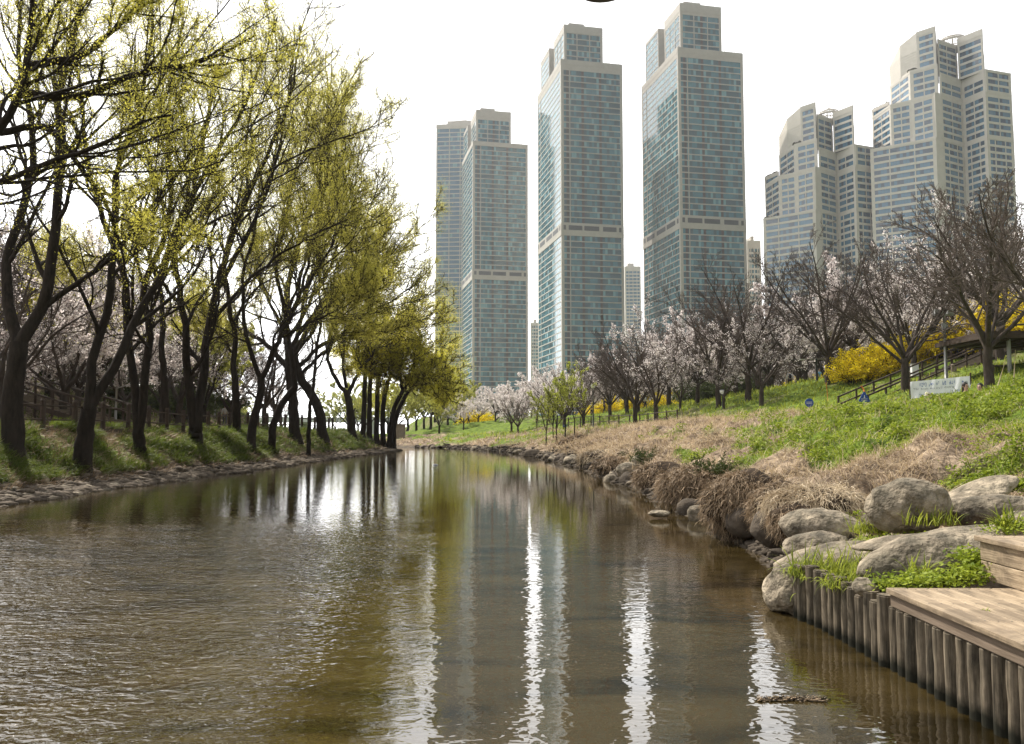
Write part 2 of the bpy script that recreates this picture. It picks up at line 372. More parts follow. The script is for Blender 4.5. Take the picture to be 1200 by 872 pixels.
# ------------------------------------------------------------------ water
def water_mat():
    m = bpy.data.materials.new('river water'); m.use_nodes = True; t = m.node_tree; b = t.nodes['Principled BSDF']
    b.inputs['Roughness'].default_value = .012; b.inputs['IOR'].default_value = 1.5; b.inputs['Specular IOR Level'].default_value = 1.0
    tc = t.nodes.new('ShaderNodeTexCoord')
    def N(scale, sc3, det=3, rough=.5, dist=0.0):
        mp = t.nodes.new('ShaderNodeMapping'); mp.inputs['Scale'].default_value = sc3; t.links.new(tc.outputs['Object'], mp.inputs[0])
        n = t.nodes.new('ShaderNodeTexNoise'); n.inputs['Scale'].default_value = scale; n.inputs['Detail'].default_value = det; n.inputs['Roughness'].default_value = rough
        n.inputs['Distortion'].default_value = dist
        t.links.new(mp.outputs[0], n.inputs['Vector']); return n.outputs[0]
    def MA(op, a, b_, c=None):
        x = t.nodes.new('ShaderNodeMath'); x.operation = op
        for i, q in enumerate((a, b_, c)):
            if q is None: continue
            if isinstance(q, (int, float)): x.inputs[i].default_value = q
            else: t.links.new(q, x.inputs[i])
        return x.outputs[0]
    def ramp(f, stops):
        r = t.nodes.new('ShaderNodeValToRGB'); e = r.color_ramp.elements
        while len(e) < len(stops): e.new(.5)
        for q, (p, c) in zip(e, stops): q.position = p; q.color = (*c, 1)
        t.links.new(f, r.inputs[0]); return r.outputs[0]
    # silt bed seen through the shallow water: brown with darker drifts
    bed = ramp(N(.9, (.7, 1.7, 1), 6, .6, .8), [(.34, (.010,.007,.002)), (.46, (.030,.021,.007)), (.66, (.048,.034,.012))])
    gr = ramp(N(60, (1,1,1), 2, .7), [(.3, (.7,.7,.7)), (.7, (1.25,1.25,1.25))])
    mx = t.nodes.new('ShaderNodeMix'); mx.data_type = 'RGBA'; mx.blend_type = 'MULTIPLY'; mx.inputs[0].default_value = 1
    t.links.new(bed, mx.inputs[6]); t.links.new(gr, mx.inputs[7]); t.links.new(mx.outputs[2], b.inputs['Base Color'])
    # wind patch on the left, calm in the middle
    sx = t.nodes.new('ShaderNodeSeparateXYZ'); t.links.new(tc.outputs['Object'], sx.inputs[0])
    mr = t.nodes.new('ShaderNodeMapRange'); mr.interpolation_type = 'SMOOTHSTEP'; mr.inputs[1].default_value = -.9; mr.inputs[2].default_value = -3.0; mr.inputs[3].default_value = .05; mr.inputs[4].default_value = 1
    t.links.new(MA('MULTIPLY_ADD', N(.5, (1,.5,1), 3), 1.6, MA('SUBTRACT', sx.outputs[0], .8)), mr.inputs[0])
    my = t.nodes.new('ShaderNodeMapRange'); my.interpolation_type = 'SMOOTHSTEP'; my.inputs[1].default_value = 19; my.inputs[2].default_value = 9; my.inputs[3].default_value = .06; my.inputs[4].default_value = 1
    t.links.new(MA('MULTIPLY_ADD', N(.35, (1,1,1), 3), 6, MA('SUBTRACT', sx.outputs[1], 3)), my.inputs[0])
    patch = MA('MULTIPLY', mr.outputs[0], my.outputs[0])
    patch = MA('MULTIPLY', patch, MA('MULTIPLY_ADD', N(.8, (.6,1.2,1), 3), 1.6, .1))
    amp = MA('MULTIPLY_ADD', patch, .80, .016)
    rip = MA('ADD', N(5.5, (.85, 1.2, 1), 1.5, .45, .9), MA('MULTIPLY', N(16, (.85, 1.2, 1), .5, .5, .6), .40))
    bp = t.nodes.new('ShaderNodeBump'); bp.inputs['Distance'].default_value = .05; bp.inputs['Strength'].default_value = 1
    t.links.new(MA('MULTIPLY', rip, amp), bp.inputs['Height']); t.links.new(bp.outputs[0], b.inputs['Normal'])
    return m
wv = np.array([(-1500, -60, 0), (60, -60, 0), (60, 1200, 0), (-1500, 1200, 0)], float)
# the water sheet: a strip between the shores, tucked a little under both banks
ys = np.concatenate([np.arange(-60, 10, 5), np.arange(10, 85, 3), np.arange(85, 200, 2.5)])
La = np.maximum(xl(ys)-1.2, -700); Lb = xr(ys)+np.where(ys < 8.5, .12, .9)
V = np.concatenate([np.stack([La, ys, ys*0], -1), np.stack([Lb, ys, ys*0], -1)]); n = len(ys)
F = np.array([(i, n+i, n+i+1, i+1) for i in range(n-1) if Lb[i] > La[i]+1])
tag(np_mesh('river_water', V, F, water_mat()), kind='structure')
# ------------------------------------------------------------------ towers
M['wall_beige'] = mat('beige stone cladding', (.36,.34,.305), .8, .3, noise=.4, var=.10)
M['wall_white'] = mat('cream panel cladding', (.47,.445,.40), .75, .3, noise=.3, var=.08)
M['wall_core'] = mat('dark mullion core', (.05,.055,.06), .6, .3)
M['glass_teal'] = mat('teal window glass', (.03,.14,.18), .07, .8, noise=.25, var=.3)
M['glass_dark'] = mat('dark window glass', (.016,.070,.088), .06, .8)
M['glass_pale'] = mat('window with pale blind', (.13,.28,.32), .2, .6)
M['louver'] = mat('brown louvre panel', (.035,.024,.02), .7, .3)
M['glass_blue'] = mat('blue window glass', (.05,.14,.22), .08, .7)
M['glass_navy'] = mat('navy window glass', (.018,.05,.085), .07, .8)
M['planting'] = mat('dark roof planting', (.05,.05,.03), .9, .1)
GL = [M['glass_dark'], M['glass_teal'], M['glass_pale'], M['louver']]

def offset_poly(P, d):
    "inwards by d; P counter-clockwise seen from above"
    n = len(P); out = []
    for i in range(n):
        a = np.array(P[i-1]); b = np.array(P[i]); c = np.array(P[(i+1) % n])
        e1 = (b-a)/np.linalg.norm(b-a); e2 = (c-b)/np.linalg.norm(c-b)
        n1 = np.array((-e1[1], e1[0])); n2 = np.array((-e2[1], e2[0]))
        bis = n1+n2; bis /= np.linalg.norm(bis); out.append(tuple(b + bis*d/max(.35, bis @ n1)))
    return out

class Tower:
    def __init__(s, name, origin, label, floor_h, span_h, wall, core='wall_core', glass=GL, pw=1.6, seed=1, group=None):
        s.root = empty(name, origin, label, 'tower', group)
        s.wall = MB(); s.bands = []; s.fh = floor_h; s.sh = span_h; s.wm = M[wall]; s.cm = M[core]; s.gl = glass; s.pw = pw; s.r = random.Random(seed)
    def block(s, P, z0, z1, glazed, louv=(), belts=(), mullions=(), pier=.9, parapet=1.2, top_blank=0):
        "P: footprint (ccw). glazed: indices of walls with window bands"
        core = offset_poly(P, .35)
        s.wall.prism(core, z0, z1-.2, 1, 0)
        for i in range(len(P)):
            a = np.array(P[i], float); b = np.array(P[(i+1) % len(P)], float); L = np.linalg.norm(b-a)
            if L < .5: continue
            e = (b-a)/L; nrm = np.array((e[1], -e[0]))
            def strip(u0, u1, za, zb, t0=-.35, t1=0.0, m=0):
                c = [a+e*u0+nrm*t0, a+e*u1+nrm*t0, a+e*u1+nrm*t1, a+e*u0+nrm*t1]
                c = [c[3], c[2], c[1], c[0]]
                s.wall.prism([tuple(q) for q in c][::-1], za, zb, m)
            if i not in glazed:
                strip(0.002, L-.002, z0, z1); continue
            strip(.0, pier, z0, z1-parapet, t1=.012); strip(L-pier, L, z0, z1-parapet, t1=.012)
            strip(.004, L-.004, z1-parapet, z1, t1=.10)
            n = int((z1-parapet-z0-top_blank)/s.fh)
            if top_blank: strip(.006, L-.006, z1-parapet-top_blank, z1-parapet, t1=.05)
            lv = louv if i in (glazed[0],) else ()
            for k in range(n):
                za = z0+k*s.fh
                if any(b0 <= za < b1 for b0, b1 in belts):
                    strip(.006, L-.006, za, za+s.fh, t1=.22)
                    continue
                strip(pier, L-pier, za, za+s.sh, t1=.006)
                mb = MB(); u = pier; j = 0; tone = s.r.random(); litrun = 0
                while u < L-pier-.05:
                    w_ = min(s.pw, L-pier-u); fr = (u+w_/2)/L
                    if any(abs(fr-q) < .027 for q in lv): mi = 3
                    else:
                        q = s.r.random()
                        mi = 2 if q < .12 else (1 if q < .45+.3*tone else 0)
                    p0 = a+e*(u+.05)+nrm*(-.12); p1 = a+e*(u+w_-.05)+nrm*(-.12)
                    tb = za+s.sh+.05; tt = za+s.fh-.04; tl = s.r.uniform(-.006, .006)
                    mb.quad((p0[0], p0[1], tb), (p1[0], p1[1], tb), (p1[0]+nrm[0]*tl, p1[1]+nrm[1]*tl, tt), (p0[0]+nrm[0]*tl, p0[1]+nrm[1]*tl, tt), mi)
                    u += w_; j += 1
                s.bands.append((abs(e[0])*L, mb))
            top = z0+n*s.fh
            if z1-parapet-top_blank-top > .05: strip(.008, L-.008, top, z1-parapet-top_blank, t1=.004)
            for q in mullions:
                strip(L*q-.25, L*q+.25, z0, z1-parapet, t1=.05)
    def finish(s):
        s.wall.build('wall', [s.wm, s.cm], s.root)
        s.bands.sort(key=lambda b: -b[0])
        for w_, mb in s.bands[:99]: mb.build('window_band', s.gl, s.root)
        rest = MB()
        for w_, mb in s.bands[99:]:
            n = len(rest.v); rest.v += mb.v; rest.f += [tuple(i+n for i in f) for f in mb.f]; rest.m += mb.m
        if rest.v: tag(rest.build('window_bands', s.gl, s.root), kind='stuff')
        return s.root

TH = R(12)
def loc2(ox, oy, u, v):    # u along the front, v back along the side wall
    return (ox + u*math.cos(TH) - v*math.sin(TH), oy + u*math.sin(TH) + v*math.cos(TH))
def apartment_tower(px, D, label, seed, pr, pb, pc_, W=37.5, Dp=54):
    ox = at(px, 250, D)[0]; root_o = (ox, D, 0)
    T = Tower('apartment_tower', root_o, label, 3.3, .58, 'wall_beige', seed=seed, pw=1.45, group='grey green glass towers beyond the trees')
    def rect(u0, v0, u1, v1): return [loc2(0, 0, u0, v0), loc2(0, 0, u1, v0), loc2(0, 0, u1, v1), loc2(0, 0, u0, v1)]
    zt = at(px, pr, D)[2]; zb = at(px, pb, D)[2]
    zb = round(zb/3.3)*3.3
    T.block(rect(0, 0, W, Dp), 0, zt, (0, 3), louv=(.10, .36, .63), belts=((zb-3.4, zb+3.2),), mullions=(.14,), pier=1.5, parapet=2.8)
    # service-floor openings in the belt
    for (u0, u1) in ((.03, .07), (.11, .33), (.36, .60), (.66, .88), (.92, .96)):
        for q in (0, 1):
            a = loc2(0, 0, u0*W, -.26) if q == 0 else loc2(0, 0, -.26, u0*Dp); b = loc2(0, 0, u1*W, -.26) if q == 0 else loc2(0, 0, -.26, u1*Dp)
            zz = zb-.2
            T.wall.quad((*a, zz), (*b, zz), (*b, zz+2.6), (*a, zz+2.6), 1)
    zc = at(px, pc_, D+5)[2]
    T.block(rect(2.5, 2.0, W*.70, 24), zt-.5, zc, (0, 3), louv=(.52,), mullions=(.33, .66), pier=1.4, parapet=4.5, top_blank=0)
    T.block(rect(5.5, 24.05, W*.6, 29.95), zt-.5, zc-4, (3,), pier=.3, parapet=.6)
    T.block(rect(1.2, 30, W*.55, 50), zt-.5, zc-1, (3,), pier=1.0, parapet=1.5)
    T.wall.prism(rect(6, 5, W*.42, 20), zc, zc+2.6, 0)
    # small rooftop plant and rails
    T.wall.prism(rect(W*.78, 6, W*.9, 16), zt, zt+2.2, 0)
    for k in range(5):
        c = loc2(0, 0, W*.74+k*1.9, 1.4); T.wall.tube([(*c, zt), (*c, zt+1.6+.5*(k % 2))], .09, 4)
    for k in range(3):
        c = loc2(0, 0, 8+k*4, 8); T.wall.tube([(*c, zc+2.6), (*c, zc+5.2)], .08, 4)
    return T.finish()
apartment_tower(797, 440, 'tallest glass tower, rightmost of the three stepped-crown towers', 3, 55, 262, 6)
apartment_tower(658, 456, 'glass tower in the middle of the three stepped-crown towers', 4, 69, 268, 31, W=35.5)
apartment_tower(554, 570, 'glass tower with bright left side, overlapping the slim blue tower', 5, 165, 322, 130, W=38.5, Dp=50)

# slim blue tower with white vertical strips, far left
T = Tower('slim_tower', (at(509, 500, 640)[0], 640, 0), 'slim pale blue tower with white vertical strips, leftmost of the skyline', 3.4, .7, 'wall_white', glass=[M['glass_blue'], M['glass_blue'], M['glass_pale'], M['louver']], seed=9, pw=1.7)
W0 = 33
T.block([(0, 0), (W0*.94, -3), (W0*.94+6, 34), (6, 37)], 0, at(509, 146, 640)[2], (0, 3), mullions=(.33, .60, .8), pier=1.0, parapet=3)
T.wall.prism([(W0*.25, 2), (W0*.8, 0), (W0*.9, 28), (W0*.3, 30)], at(509, 146, 640)[2], at(509, 141, 640)[2], 0)
T.wall.prism([(W0*.45, 4), (W0*.7, 3), (W0*.75, 20), (W0*.5, 20)], at(509, 141, 640)[2], at(509, 139, 640)[2], 0)
T.finish()

# folded-plan cream towers on the right
def folded_tower(name, o, label, sx, zoff, seed, pc):
    D = o[1]
    T = Tower(name, o, label, 3.3, 1.15, 'wall_white', glass=[M['glass_navy'], M['glass_blue'], M['glass_blue'], M['louver']], seed=seed, pw=1.5, group='cream folded-front towers on the right')
    def pt(zx, dy): return ((pc+(zx-500)/5.45*sx-600)/987*(D+dy)-o[0], dy)      # column and depth behind the middle pier
    X = lambda zx: pt(zx, 12)[0]
    A0 = pt(72, 18); A1 = pt(500, 0); A2 = pt(540, 1.5); B1 = pt(680, 10.5); C1 = pt(830, -1.5); D1 = pt(1000, 3.5)
    back = 46
    lv = lambda zy: at(1100, 20+zy/5.45, 400)[2]+zoff
    P1 = [A0, A1, A2, B1, C1, D1, pt(992, back), pt(90, back)]
    z1 = lv(765); z2 = lv(482); z3 = lv(290); z4 = lv(30); zr = lv(340); zw = lv(72)
    T.block(P1, 0, z1, (0, 2, 3, 4), mullions=(.3, .68), pier=1.6, parapet=1.2)
    # right part rises higher: B, C, D walls
    PR = [A1, A2, B1, C1, D1, pt(1000, back-1), pt(500, back-1)]
    T.block(PR, z1-.4, lv(480), (1, 2, 3), mullions=(.5,), pier=1.4, parapet=.8)
    # second tier with chamfered left side
    P2 = [pt(92, 32), pt(212, 15), pt(350, 9.0), pt(498, .6), pt(500, back-2), pt(100, back-2)]
    T.block(P2, z1-.4, z2, (0, 1, 2), mullions=(.5,), pier=1.2, parapet=1.2)
    P2b = [pt(92, 34), pt(205, 23), pt(210, back-3), pt(92, back-3)]
    T.block(P2b, z2-.4, lv(420), (0,), pier=1.0, parapet=1.6)
    # third tier
    P3 = [pt(212, 28), pt(345, 9.5), pt(526, 1.2), pt(526, back-4), pt(212, back-4)]
    T.block(P3, z2-.4, z3, (0, 1), mullions=(.5,), pier=1.6, parapet=1.4)
    # right wing above: recess, wing and outer wing
    P4 = [A2, B1, C1, pt(834, back-4), pt(540, back-4)]
    T.block(P4, lv(480)-.4, lv(345), (0, 1), mullions=(.5,), pier=1.2, parapet=1.0)
    P5 = [C1, D1, pt(998, back-5), pt(834, back-5)]
    T.block([(P5[0][0]+.3, P5[0][1])]+P5[1:], lv(480)-.4, zr, (0,), mullions=(.5,), pier=1.6, parapet=1.2)
    # crown: blank slanted head on the left, recessed middle, glazed wing on the right
    P6 = [pt(215, 30), pt(285, 17), pt(395, 8.5), pt(520, 2.0), pt(530, 22), pt(300, 40)]
    zb_ = z3-.4
    T.block(P6[:0]+[pt(395, 8.5), pt(520, 2.0), pt(530, 24), pt(400, 24)], zb_, lv(45), (0,), pier=1.2, parapet=2.4)
    # blank part with sloping top
    q = [pt(215, 30), pt(285, 17), pt(395, 8.55), pt(400, 28), pt(300, 40)]
    zt = [lv(150), lv(85), lv(48), lv(48), lv(100)]
    nb = len(T.wall.v); T.wall.v += [(p[0], p[1], zb_) for p in q]+[(p[0], p[1], z) for p, z in zip(q, zt)]
    for i in range(5): T.wall.f.append((nb+i, nb+(i+1) % 5, nb+5+(i+1) % 5, nb+5+i)); T.wall.m.append(0)
    T.wall.f.append((nb+5, nb+6, nb+7, nb+8, nb+9)); T.wall.m.append(0)
    for k in range(1, 9):      # panel joints as thin proud courses
        z = zb_+(zt[0]-zb_)*k/9
        T.wall.beam((q[0][0], q[0][1]-.02, z), (q[1][0], q[1][1]-.02, z), .16, .12, 0)
        T.wall.beam((q[1][0], q[1][1]-.02, z), (q[2][0], q[2][1]-.02, z), .16, .12, 0)
    PM = [pt(534, 5), pt(655, 12), pt(655, 30), pt(534, 30)]
    T.block(PM, lv(345)-.4, lv(110), (0,), mullions=(.45,), pier=.9, parapet=1.2)
    PW = [pt(660, 9.5), pt(826, -1.0), pt(830, 28), pt(665, 28)]
    T.block(PW, lv(345)-.4, lv(80), (0,), pier=.9, parapet=3)
    # helipad ring canopy on struts
    cx, cy, rr = pt(630, 17)[0], 17, (X(720)-X(540))/2
    zh = lv(62)
    ring = [(cx+rr*math.cos(a), cy+rr*math.sin(a), zh) for a in np.linspace(0, 2*math.pi, 25)]
    T.wall.tube(ring, .55, 6, 0); T.wall.tube([(p[0]*.0+cx+(p[0]-cx)*.8, cy+(p[1]-cy)*.8, zh+3.2*(.5)) for p in ring], .3, 5, 0)
    for k in range(12):
        a = 2*math.pi*k/12
        T.wall.tube([(cx+rr*math.cos(a), cy+rr*math.sin(a), zh), (cx, cy, zh+4.2)], .2, 4, 0)
        T.wall.tube([(cx+rr*.7*math.cos(a), cy+rr*.7*math.sin(a), zh-7), (cx+rr*math.cos(a), cy+rr*math.sin(a), zh)], .25, 4, 0)
    T.wall.prism([(cx+rr*.72*math.cos(a), cy+rr*.72*math.sin(a)) for a in np.linspace(0, 2*math.pi, 17)[:-1]], lv(110)-.3, zh-3.2, 0)
    # terrace planting clumps
    pb = MB()
    for (a_, b_, z) in ((pt(100, 35), pt(200, 25), lv(420)), (pt(80, 19), pt(208, 17), z1), (pt(260, 24), pt(340, 13), z3), (pt(345, 10), pt(395, 7.5), z3)):
        ax, ay = a_; bx, by = b_
        for k in range(14):
            f = (k+.5)/14; r0 = random.uniform(.5, 1.1)
            c = (ax+(bx-ax)*f, ay+(by-ay)*f+1.4)
            pb.tube([(c[0], c[1], z-.3), (c[0]+.1, c[1], z+r0*.7), (c[0], c[1], z+r0*1.4)], [r0*.8, r0, r0*.35], 6)
    T.finish()
    pb.build('terrace_planting', M['planting'], T.root, smooth=True)
    return T.root
folded_tower('stepped_tower', (203.3, 400, 0), 'taller cream stepped tower with folded front at the right', 1.0, 0, 21, 1101.7)
folded_tower('stepped_tower', (152, 420, 0), 'shorter cream stepped tower between the dark glass towers and the taller cream one', .79, -30, 22, 957)

def far_block(px0, px1, ptop, D, wallm, label, seed, glass=GL):
    x0 = at(px0, 500, D)[0]; x1 = at(px1, 500, D)[0]; z = at(px0, ptop, D)[2]
    T = Tower('distant_building', (x0, D, 0), label, 3.3, 1.2, wallm, glass=glass, seed=seed, pw=2.0)
    T.block([(0, 0), (x1-x0, 0), (x1-x0, 20), (0, 20)], 0, z, (0,), mullions=(.25, .5, .75), pier=1.2, parapet=2)
    T.wall.prism([(3, 3), ((x1-x0)*.6, 3), ((x1-x0)*.6, 12), (3, 12)], z, z+3.5, 0)
    return T.finish()
far_block(734, 753, 312, 800, 'wall_white', 'pale blue distant block in the gap left of the tallest tower', 31, [M['glass_blue']]*3+[M['louver']])
far_block(622, 634, 378, 820, 'wall_white', 'narrow white distant block left of the middle glass tower', 32)
far_block(880, 896, 282, 520, 'wall_white', 'white distant block between tallest glass tower and cream tower', 33)
# ------------------------------------------------------------------ trees
def norm(a): return a/np.maximum(np.linalg.norm(a, axis=-1, keepdims=True), 1e-9)
def tubes(P, Rd, S):
    "P (N,K,3) paths, Rd (N,K) radii -> verts, quads"
    N, K, _ = P.shape
    T = np.empty_like(P); T[:, 1:-1] = P[:, 2:]-P[:, :-2]; T[:, 0] = P[:, 1]-P[:, 0]; T[:, -1] = P[:, -1]-P[:, -2]
    T = norm(T)
    ref = rng.normal(size=(N, 1, 3)); ref = norm(np.cross(ref, T[:, :1])+1e-6)      # roughly perpendicular
    U = norm(np.cross(T, np.broadcast_to(ref, T.shape))); W = np.cross(T, U)
    a = np.arange(S)*2*np.pi/S
    V = P[:, :, None, :] + Rd[:, :, None, None]*(np.cos(a)[None, None, :, None]*U[:, :, None] + np.sin(a)[None, None, :, None]*W[:, :, None])
    base = (np.arange(N)*K*S)[:, None, None]; k = (np.arange(K-1)*S)[None, :, None]; s = np.arange(S)[None, None, :]; s2 = (s+1) % S
    F = np.stack([base+k+s, base+k+s2, base+k+S+s2, base+k+S+s], -1).reshape(-1, 4)
    return V.reshape(-1, 3), F
def merge(parts):
    Vs, Fs, n = [], [], 0
    for V, F in parts:
        Vs.append(V); Fs.append(F+n); n += len(V)
    return np.concatenate(Vs), np.concatenate(Fs)
def smooth_path(pts, K, jit=0):
    "Catmull-Rom through pts, resampled to K points"
    p = np.asarray(pts, float)
    if len(p) == 2: p = np.array([p[0], (p[0]+p[1])/2, p[1]])
    q = np.vstack([2*p[0]-p[1], p, 2*p[-1]-p[-2]]); out = []
    for i in range(1, len(q)-2):
        for t in np.linspace(0, 1, 8, endpoint=False):
            out.append(.5*((2*q[i]) + (-q[i-1]+q[i+1])*t + (2*q[i-1]-5*q[i]+4*q[i+1]-q[i+2])*t*t + (-q[i-1]+3*q[i]-3*q[i+1]+q[i+2])*t**3))
    out = np.array(out+[p[-1]]); L = np.concatenate([[0], np.cumsum(np.linalg.norm(np.diff(out, axis=0), axis=1))])
    u = np.linspace(0, L[-1], K); r = np.stack([np.interp(u, L, out[:, j]) for j in range(3)], -1)
    if jit:
        r[1:-1] += rng.normal(size=(K-2, 3))*jit
    return r
def spawn(P, Rd, n, t0, t1, ang, lf, K, wob, trop, bias=(0, 0, 0), rf=.6, Lmax=None, rmin=.004, lo=.6, hi=1.3, decay=.5):
    N, K0, _ = P.shape
    t = t0+(t1-t0)*(np.arange(n)[None]+rng.random((N, n)))/n
    x = t*(K0-1); i = np.minimum(x.astype(int), K0-2); f = (x-i)[..., None]; r_ = np.arange(N)[:, None]
    pos = P[r_, i]*(1-f)+P[r_, i+1]*f; tan = norm(P[r_, i+1]-P[r_, i]); rad = Rd[r_, i]*(1-f[..., 0])+Rd[r_, i+1]*f[..., 0]
    L0 = np.linalg.norm(np.diff(P, axis=1), axis=2).sum(1)[:, None]
    if Lmax: L0 = np.minimum(L0, Lmax)
    L = L0*lf*(1-decay*(t-t0)/(1-t0+1e-6))*rng.uniform(lo, hi, (N, n))
    perp = norm(np.cross(tan, rng.normal(size=tan.shape)))
    a = ang*rng.uniform(.7, 1.3, (N, n, 1))
    d = norm(np.cos(a)*tan+np.sin(a)*perp + np.asarray(bias)*.6)
    pos = pos.reshape(-1, 3); d = d.reshape(-1, 3); L = L.reshape(-1); rad = np.maximum(rad.reshape(-1)*rf, rmin)
    out = np.empty((len(L), K, 3)); out[:, 0] = pos; st = (L/(K-1))[:, None]
    for k in range(1, K):
        d = norm(d + rng.normal(size=d.shape)*wob + np.array([0, 0, trop]) + np.asarray(bias)*.15)
        out[:, k] = out[:, k-1]+d*st
    rr = rad[:, None]*np.linspace(1, .3, K)[None]
    return out, np.maximum(rr, rmin*.6)
def leaves(P, per, size, spread, up=0.0, t0=.15, wide=.45):
    "diamond leaves scattered along the twigs P"
    N, K, _ = P.shape; n = N*per
    idx = np.repeat(np.arange(N), per); x = (t0+(1-t0)*rng.random(n))*(K-1); i = np.minimum(x.astype(int), K-2); f = (x-i)[:, None]
    c = P[idx, i]*(1-f)+P[idx, i+1]*f + rng.normal(size=(n, 3))*spread
    a = norm(rng.normal(size=(n, 3))+np.array([0, 0, up])); b = norm(np.cross(a, rng.normal(size=(n, 3))))
    s = size*rng.uniform(.6, 1.35, (n, 1))
    V = np.stack([c-a*s*.5, c+b*s*wide*.5, c+a*s*.5, c-b*s*wide*.5], 1).reshape(-1, 3)
    F = np.arange(n*4).reshape(n, 4)
    return V, F
def radii(r0, r1, K, flare=0):
    r = r0+(r1-r0)*np.linspace(0, 1, K)**.8
    return r

def river_tree(label, px, py, D, r, limbs, leaf=(12, .06, .12), far=False, dens=1.0, limb_r=.6, bias=(.03, -.02, .03), side=(8, .42), group=None, base=None, matl=None, first=.22):
    """limbs: polylines in photograph pixels (each with its own depth drift); the first vertex list is the trunk"""
    b = at(px, py, D) if base is None else np.asarray(base, float)
    gz = float(H(b[0], b[1])); b[2] = gz-.25
    name = 'willow_tree'
    root = empty(name, b, label, 'tree', group)
    r = r*.84
    trunk = limbs[0]; drift = rng.uniform(-.3, .3)
    tp = [b]+[at(x, y, D+drift*i) for i, (x, y) in enumerate(trunk, 1)]
    K = 14; parts = []
    P0 = smooth_path(tp, K, .02)[None]; R0 = radii(r*1.15, r*.82, K)[None].copy(); R0[0, 0] *= 1.5; R0[0, 1] *= 1.2
    parts.append(tubes(P0, R0, 12))
    LP, LR = [], []; Dt = D+drift*len(trunk)
    for j, lb in enumerate(limbs[1:]):
        g = rng.uniform(-.55, .55); rr = r*limb_r*rng.uniform(.85, 1.1)
        if isinstance(lb[0], (int, float)): rr = r*lb[0]; lb = lb[1:]
        pts = [at(x, y, Dt+g*i*(D/30)) for i, (x, y) in enumerate(lb)]
        P = smooth_path(pts, 22, .03*D/30); LP.append(P); LR.append(radii(rr, max(.022, rr*.16), 22))
    LP = np.array(LP); LR = np.array(LR)
    parts.append(tubes(LP, LR, 9))
    nb = 6 if not far else 4
    LB, LBR = spawn(LP, LR, nb, first, .82, R(34), .50, 22, .07, .03, bias, .58, Lmax=14, rmin=.02*D/30, decay=.35)
    parts.append(tubes(LB, LBR, 6)); LP = np.concatenate([LP, LB]); LR = np.concatenate([LR, LBR])
    V, F = merge(parts); np_mesh('trunk', V, F, M['bark'], True, root, origin=b).location = (0, 0, 0)
    P1, R1 = spawn(LP, LR, int(side[0]*dens*1.0), .12, 1, R(42), side[1], 12, .13, .05, bias, .55, Lmax=11, rmin=.016*D/30)
    P2, R2 = spawn(P1, R1, 7, .12, 1, R(46), .46, 7, .17, .05, (0,0,0), .6, rmin=.010*D/30)
    P3, R3 = spawn(P2, R2, 6, .12, 1, R(46), .52, 5, .2, .03, (0, 0, 0), .7, rmin=.0065*D/30)
    V, F = merge([tubes(P1, R1, 6), tubes(P2, R2, 4), tubes(P3, R3, 3)])
    np_mesh('branches', V, F, M['bark'], True, root, origin=b).location = (0, 0, 0)
    V, F = merge([leaves(P3, max(3, int(leaf[0]*.62)), leaf[1], leaf[2]), leaves(P2, 5, leaf[1], leaf[2])])
    np_mesh('crown', V, F, matl or M['leaf_far' if far else 'leaf'], False, root, origin=b).location = (0, 0, 0)
    return root

WG = 'tall riverside trees along the left bank'
RT = river_tree
RT('large dark tree forking into a wide V, leftmost whole trunk on the left bank', 15, 520, 26, .37,
   [[(16, 470), (22, 402)], [.62, (22, 404), (8, 340), (12, 285), (34, 220), (38, 150), (22, 60), (30, -70)],
    [.66, (22, 404), (48, 362), (62, 292), (70, 205), (68, 120), (92, 20), (110, -90)], [.32, (47, 364), (90, 332), (128, 303), (170, 250), (215, 190), (260, 110)]], (11, .048, .20), group=WG, side=(9, .36), first=.35)
RT('dark tree splitting low into two leaning stems, right of the V-forked trunk', 95, 548, 28, .34,
   [[(100, 510), (104, 478)], [.6, (104, 480), (108, 430), (126, 360), (133, 290), (138, 200), (165, 120), (178, 30), (185, -70)],
    [.62, (104, 480), (135, 430), (162, 370), (188, 320), (215, 250), (252, 180), (292, 110), (325, 20)]], (11, .048, .20), group=WG, first=.35)
RT('pair of close dark stems from one root, in front of the grey lamp post', 163, 530, 34, .30,
   [[(163, 520), (162, 505)], [.75, (162, 508), (155, 430), (150, 390), (147, 330), (122, 260), (100, 180), (92, 100), (62, -20)],
    [.75, (162, 508), (170, 440), (176, 390), (166, 340), (190, 290), (202, 220), (196, 140), (215, 20)], [.35, (148, 335), (120, 305), (95, 300), (60, 318)]], (12, .05, .20), group=WG, first=.4)
RT('slim upright tree standing back behind the boardwalk rail', 196, 503, 45, .24,
   [[(194, 470), (190, 420)], [.8, (190, 421), (189, 350), (176, 300), (182, 230), (170, 150), (178, 80)], [.4, (190, 390), (205, 340), (230, 300), (240, 240)]], (12, .052, .20), group=WG, first=.4)
RT('broad tree with two nearly touching trunks, middle of the left row', 229, 518, 40, .40,
   [[(229, 508), (229, 498)], [.66, (227, 500), (220, 440), (220, 400), (208, 330), (205, 290), (226, 230), (242, 150), (262, 50)],
    [.7, (231, 500), (239, 440), (241, 395), (258, 330), (276, 260), (310, 190), (340, 115), (352, 30)], [.34, (243, 385), (290, 330), (342, 290), (395, 262), (430, 250)], [.4, (252, 345), (308, 235), (336, 130), (345, 30)], [.3, (215, 355), (200, 345), (175, 300), (150, 250)]], (13, .054, .20), group=WG, first=.35)
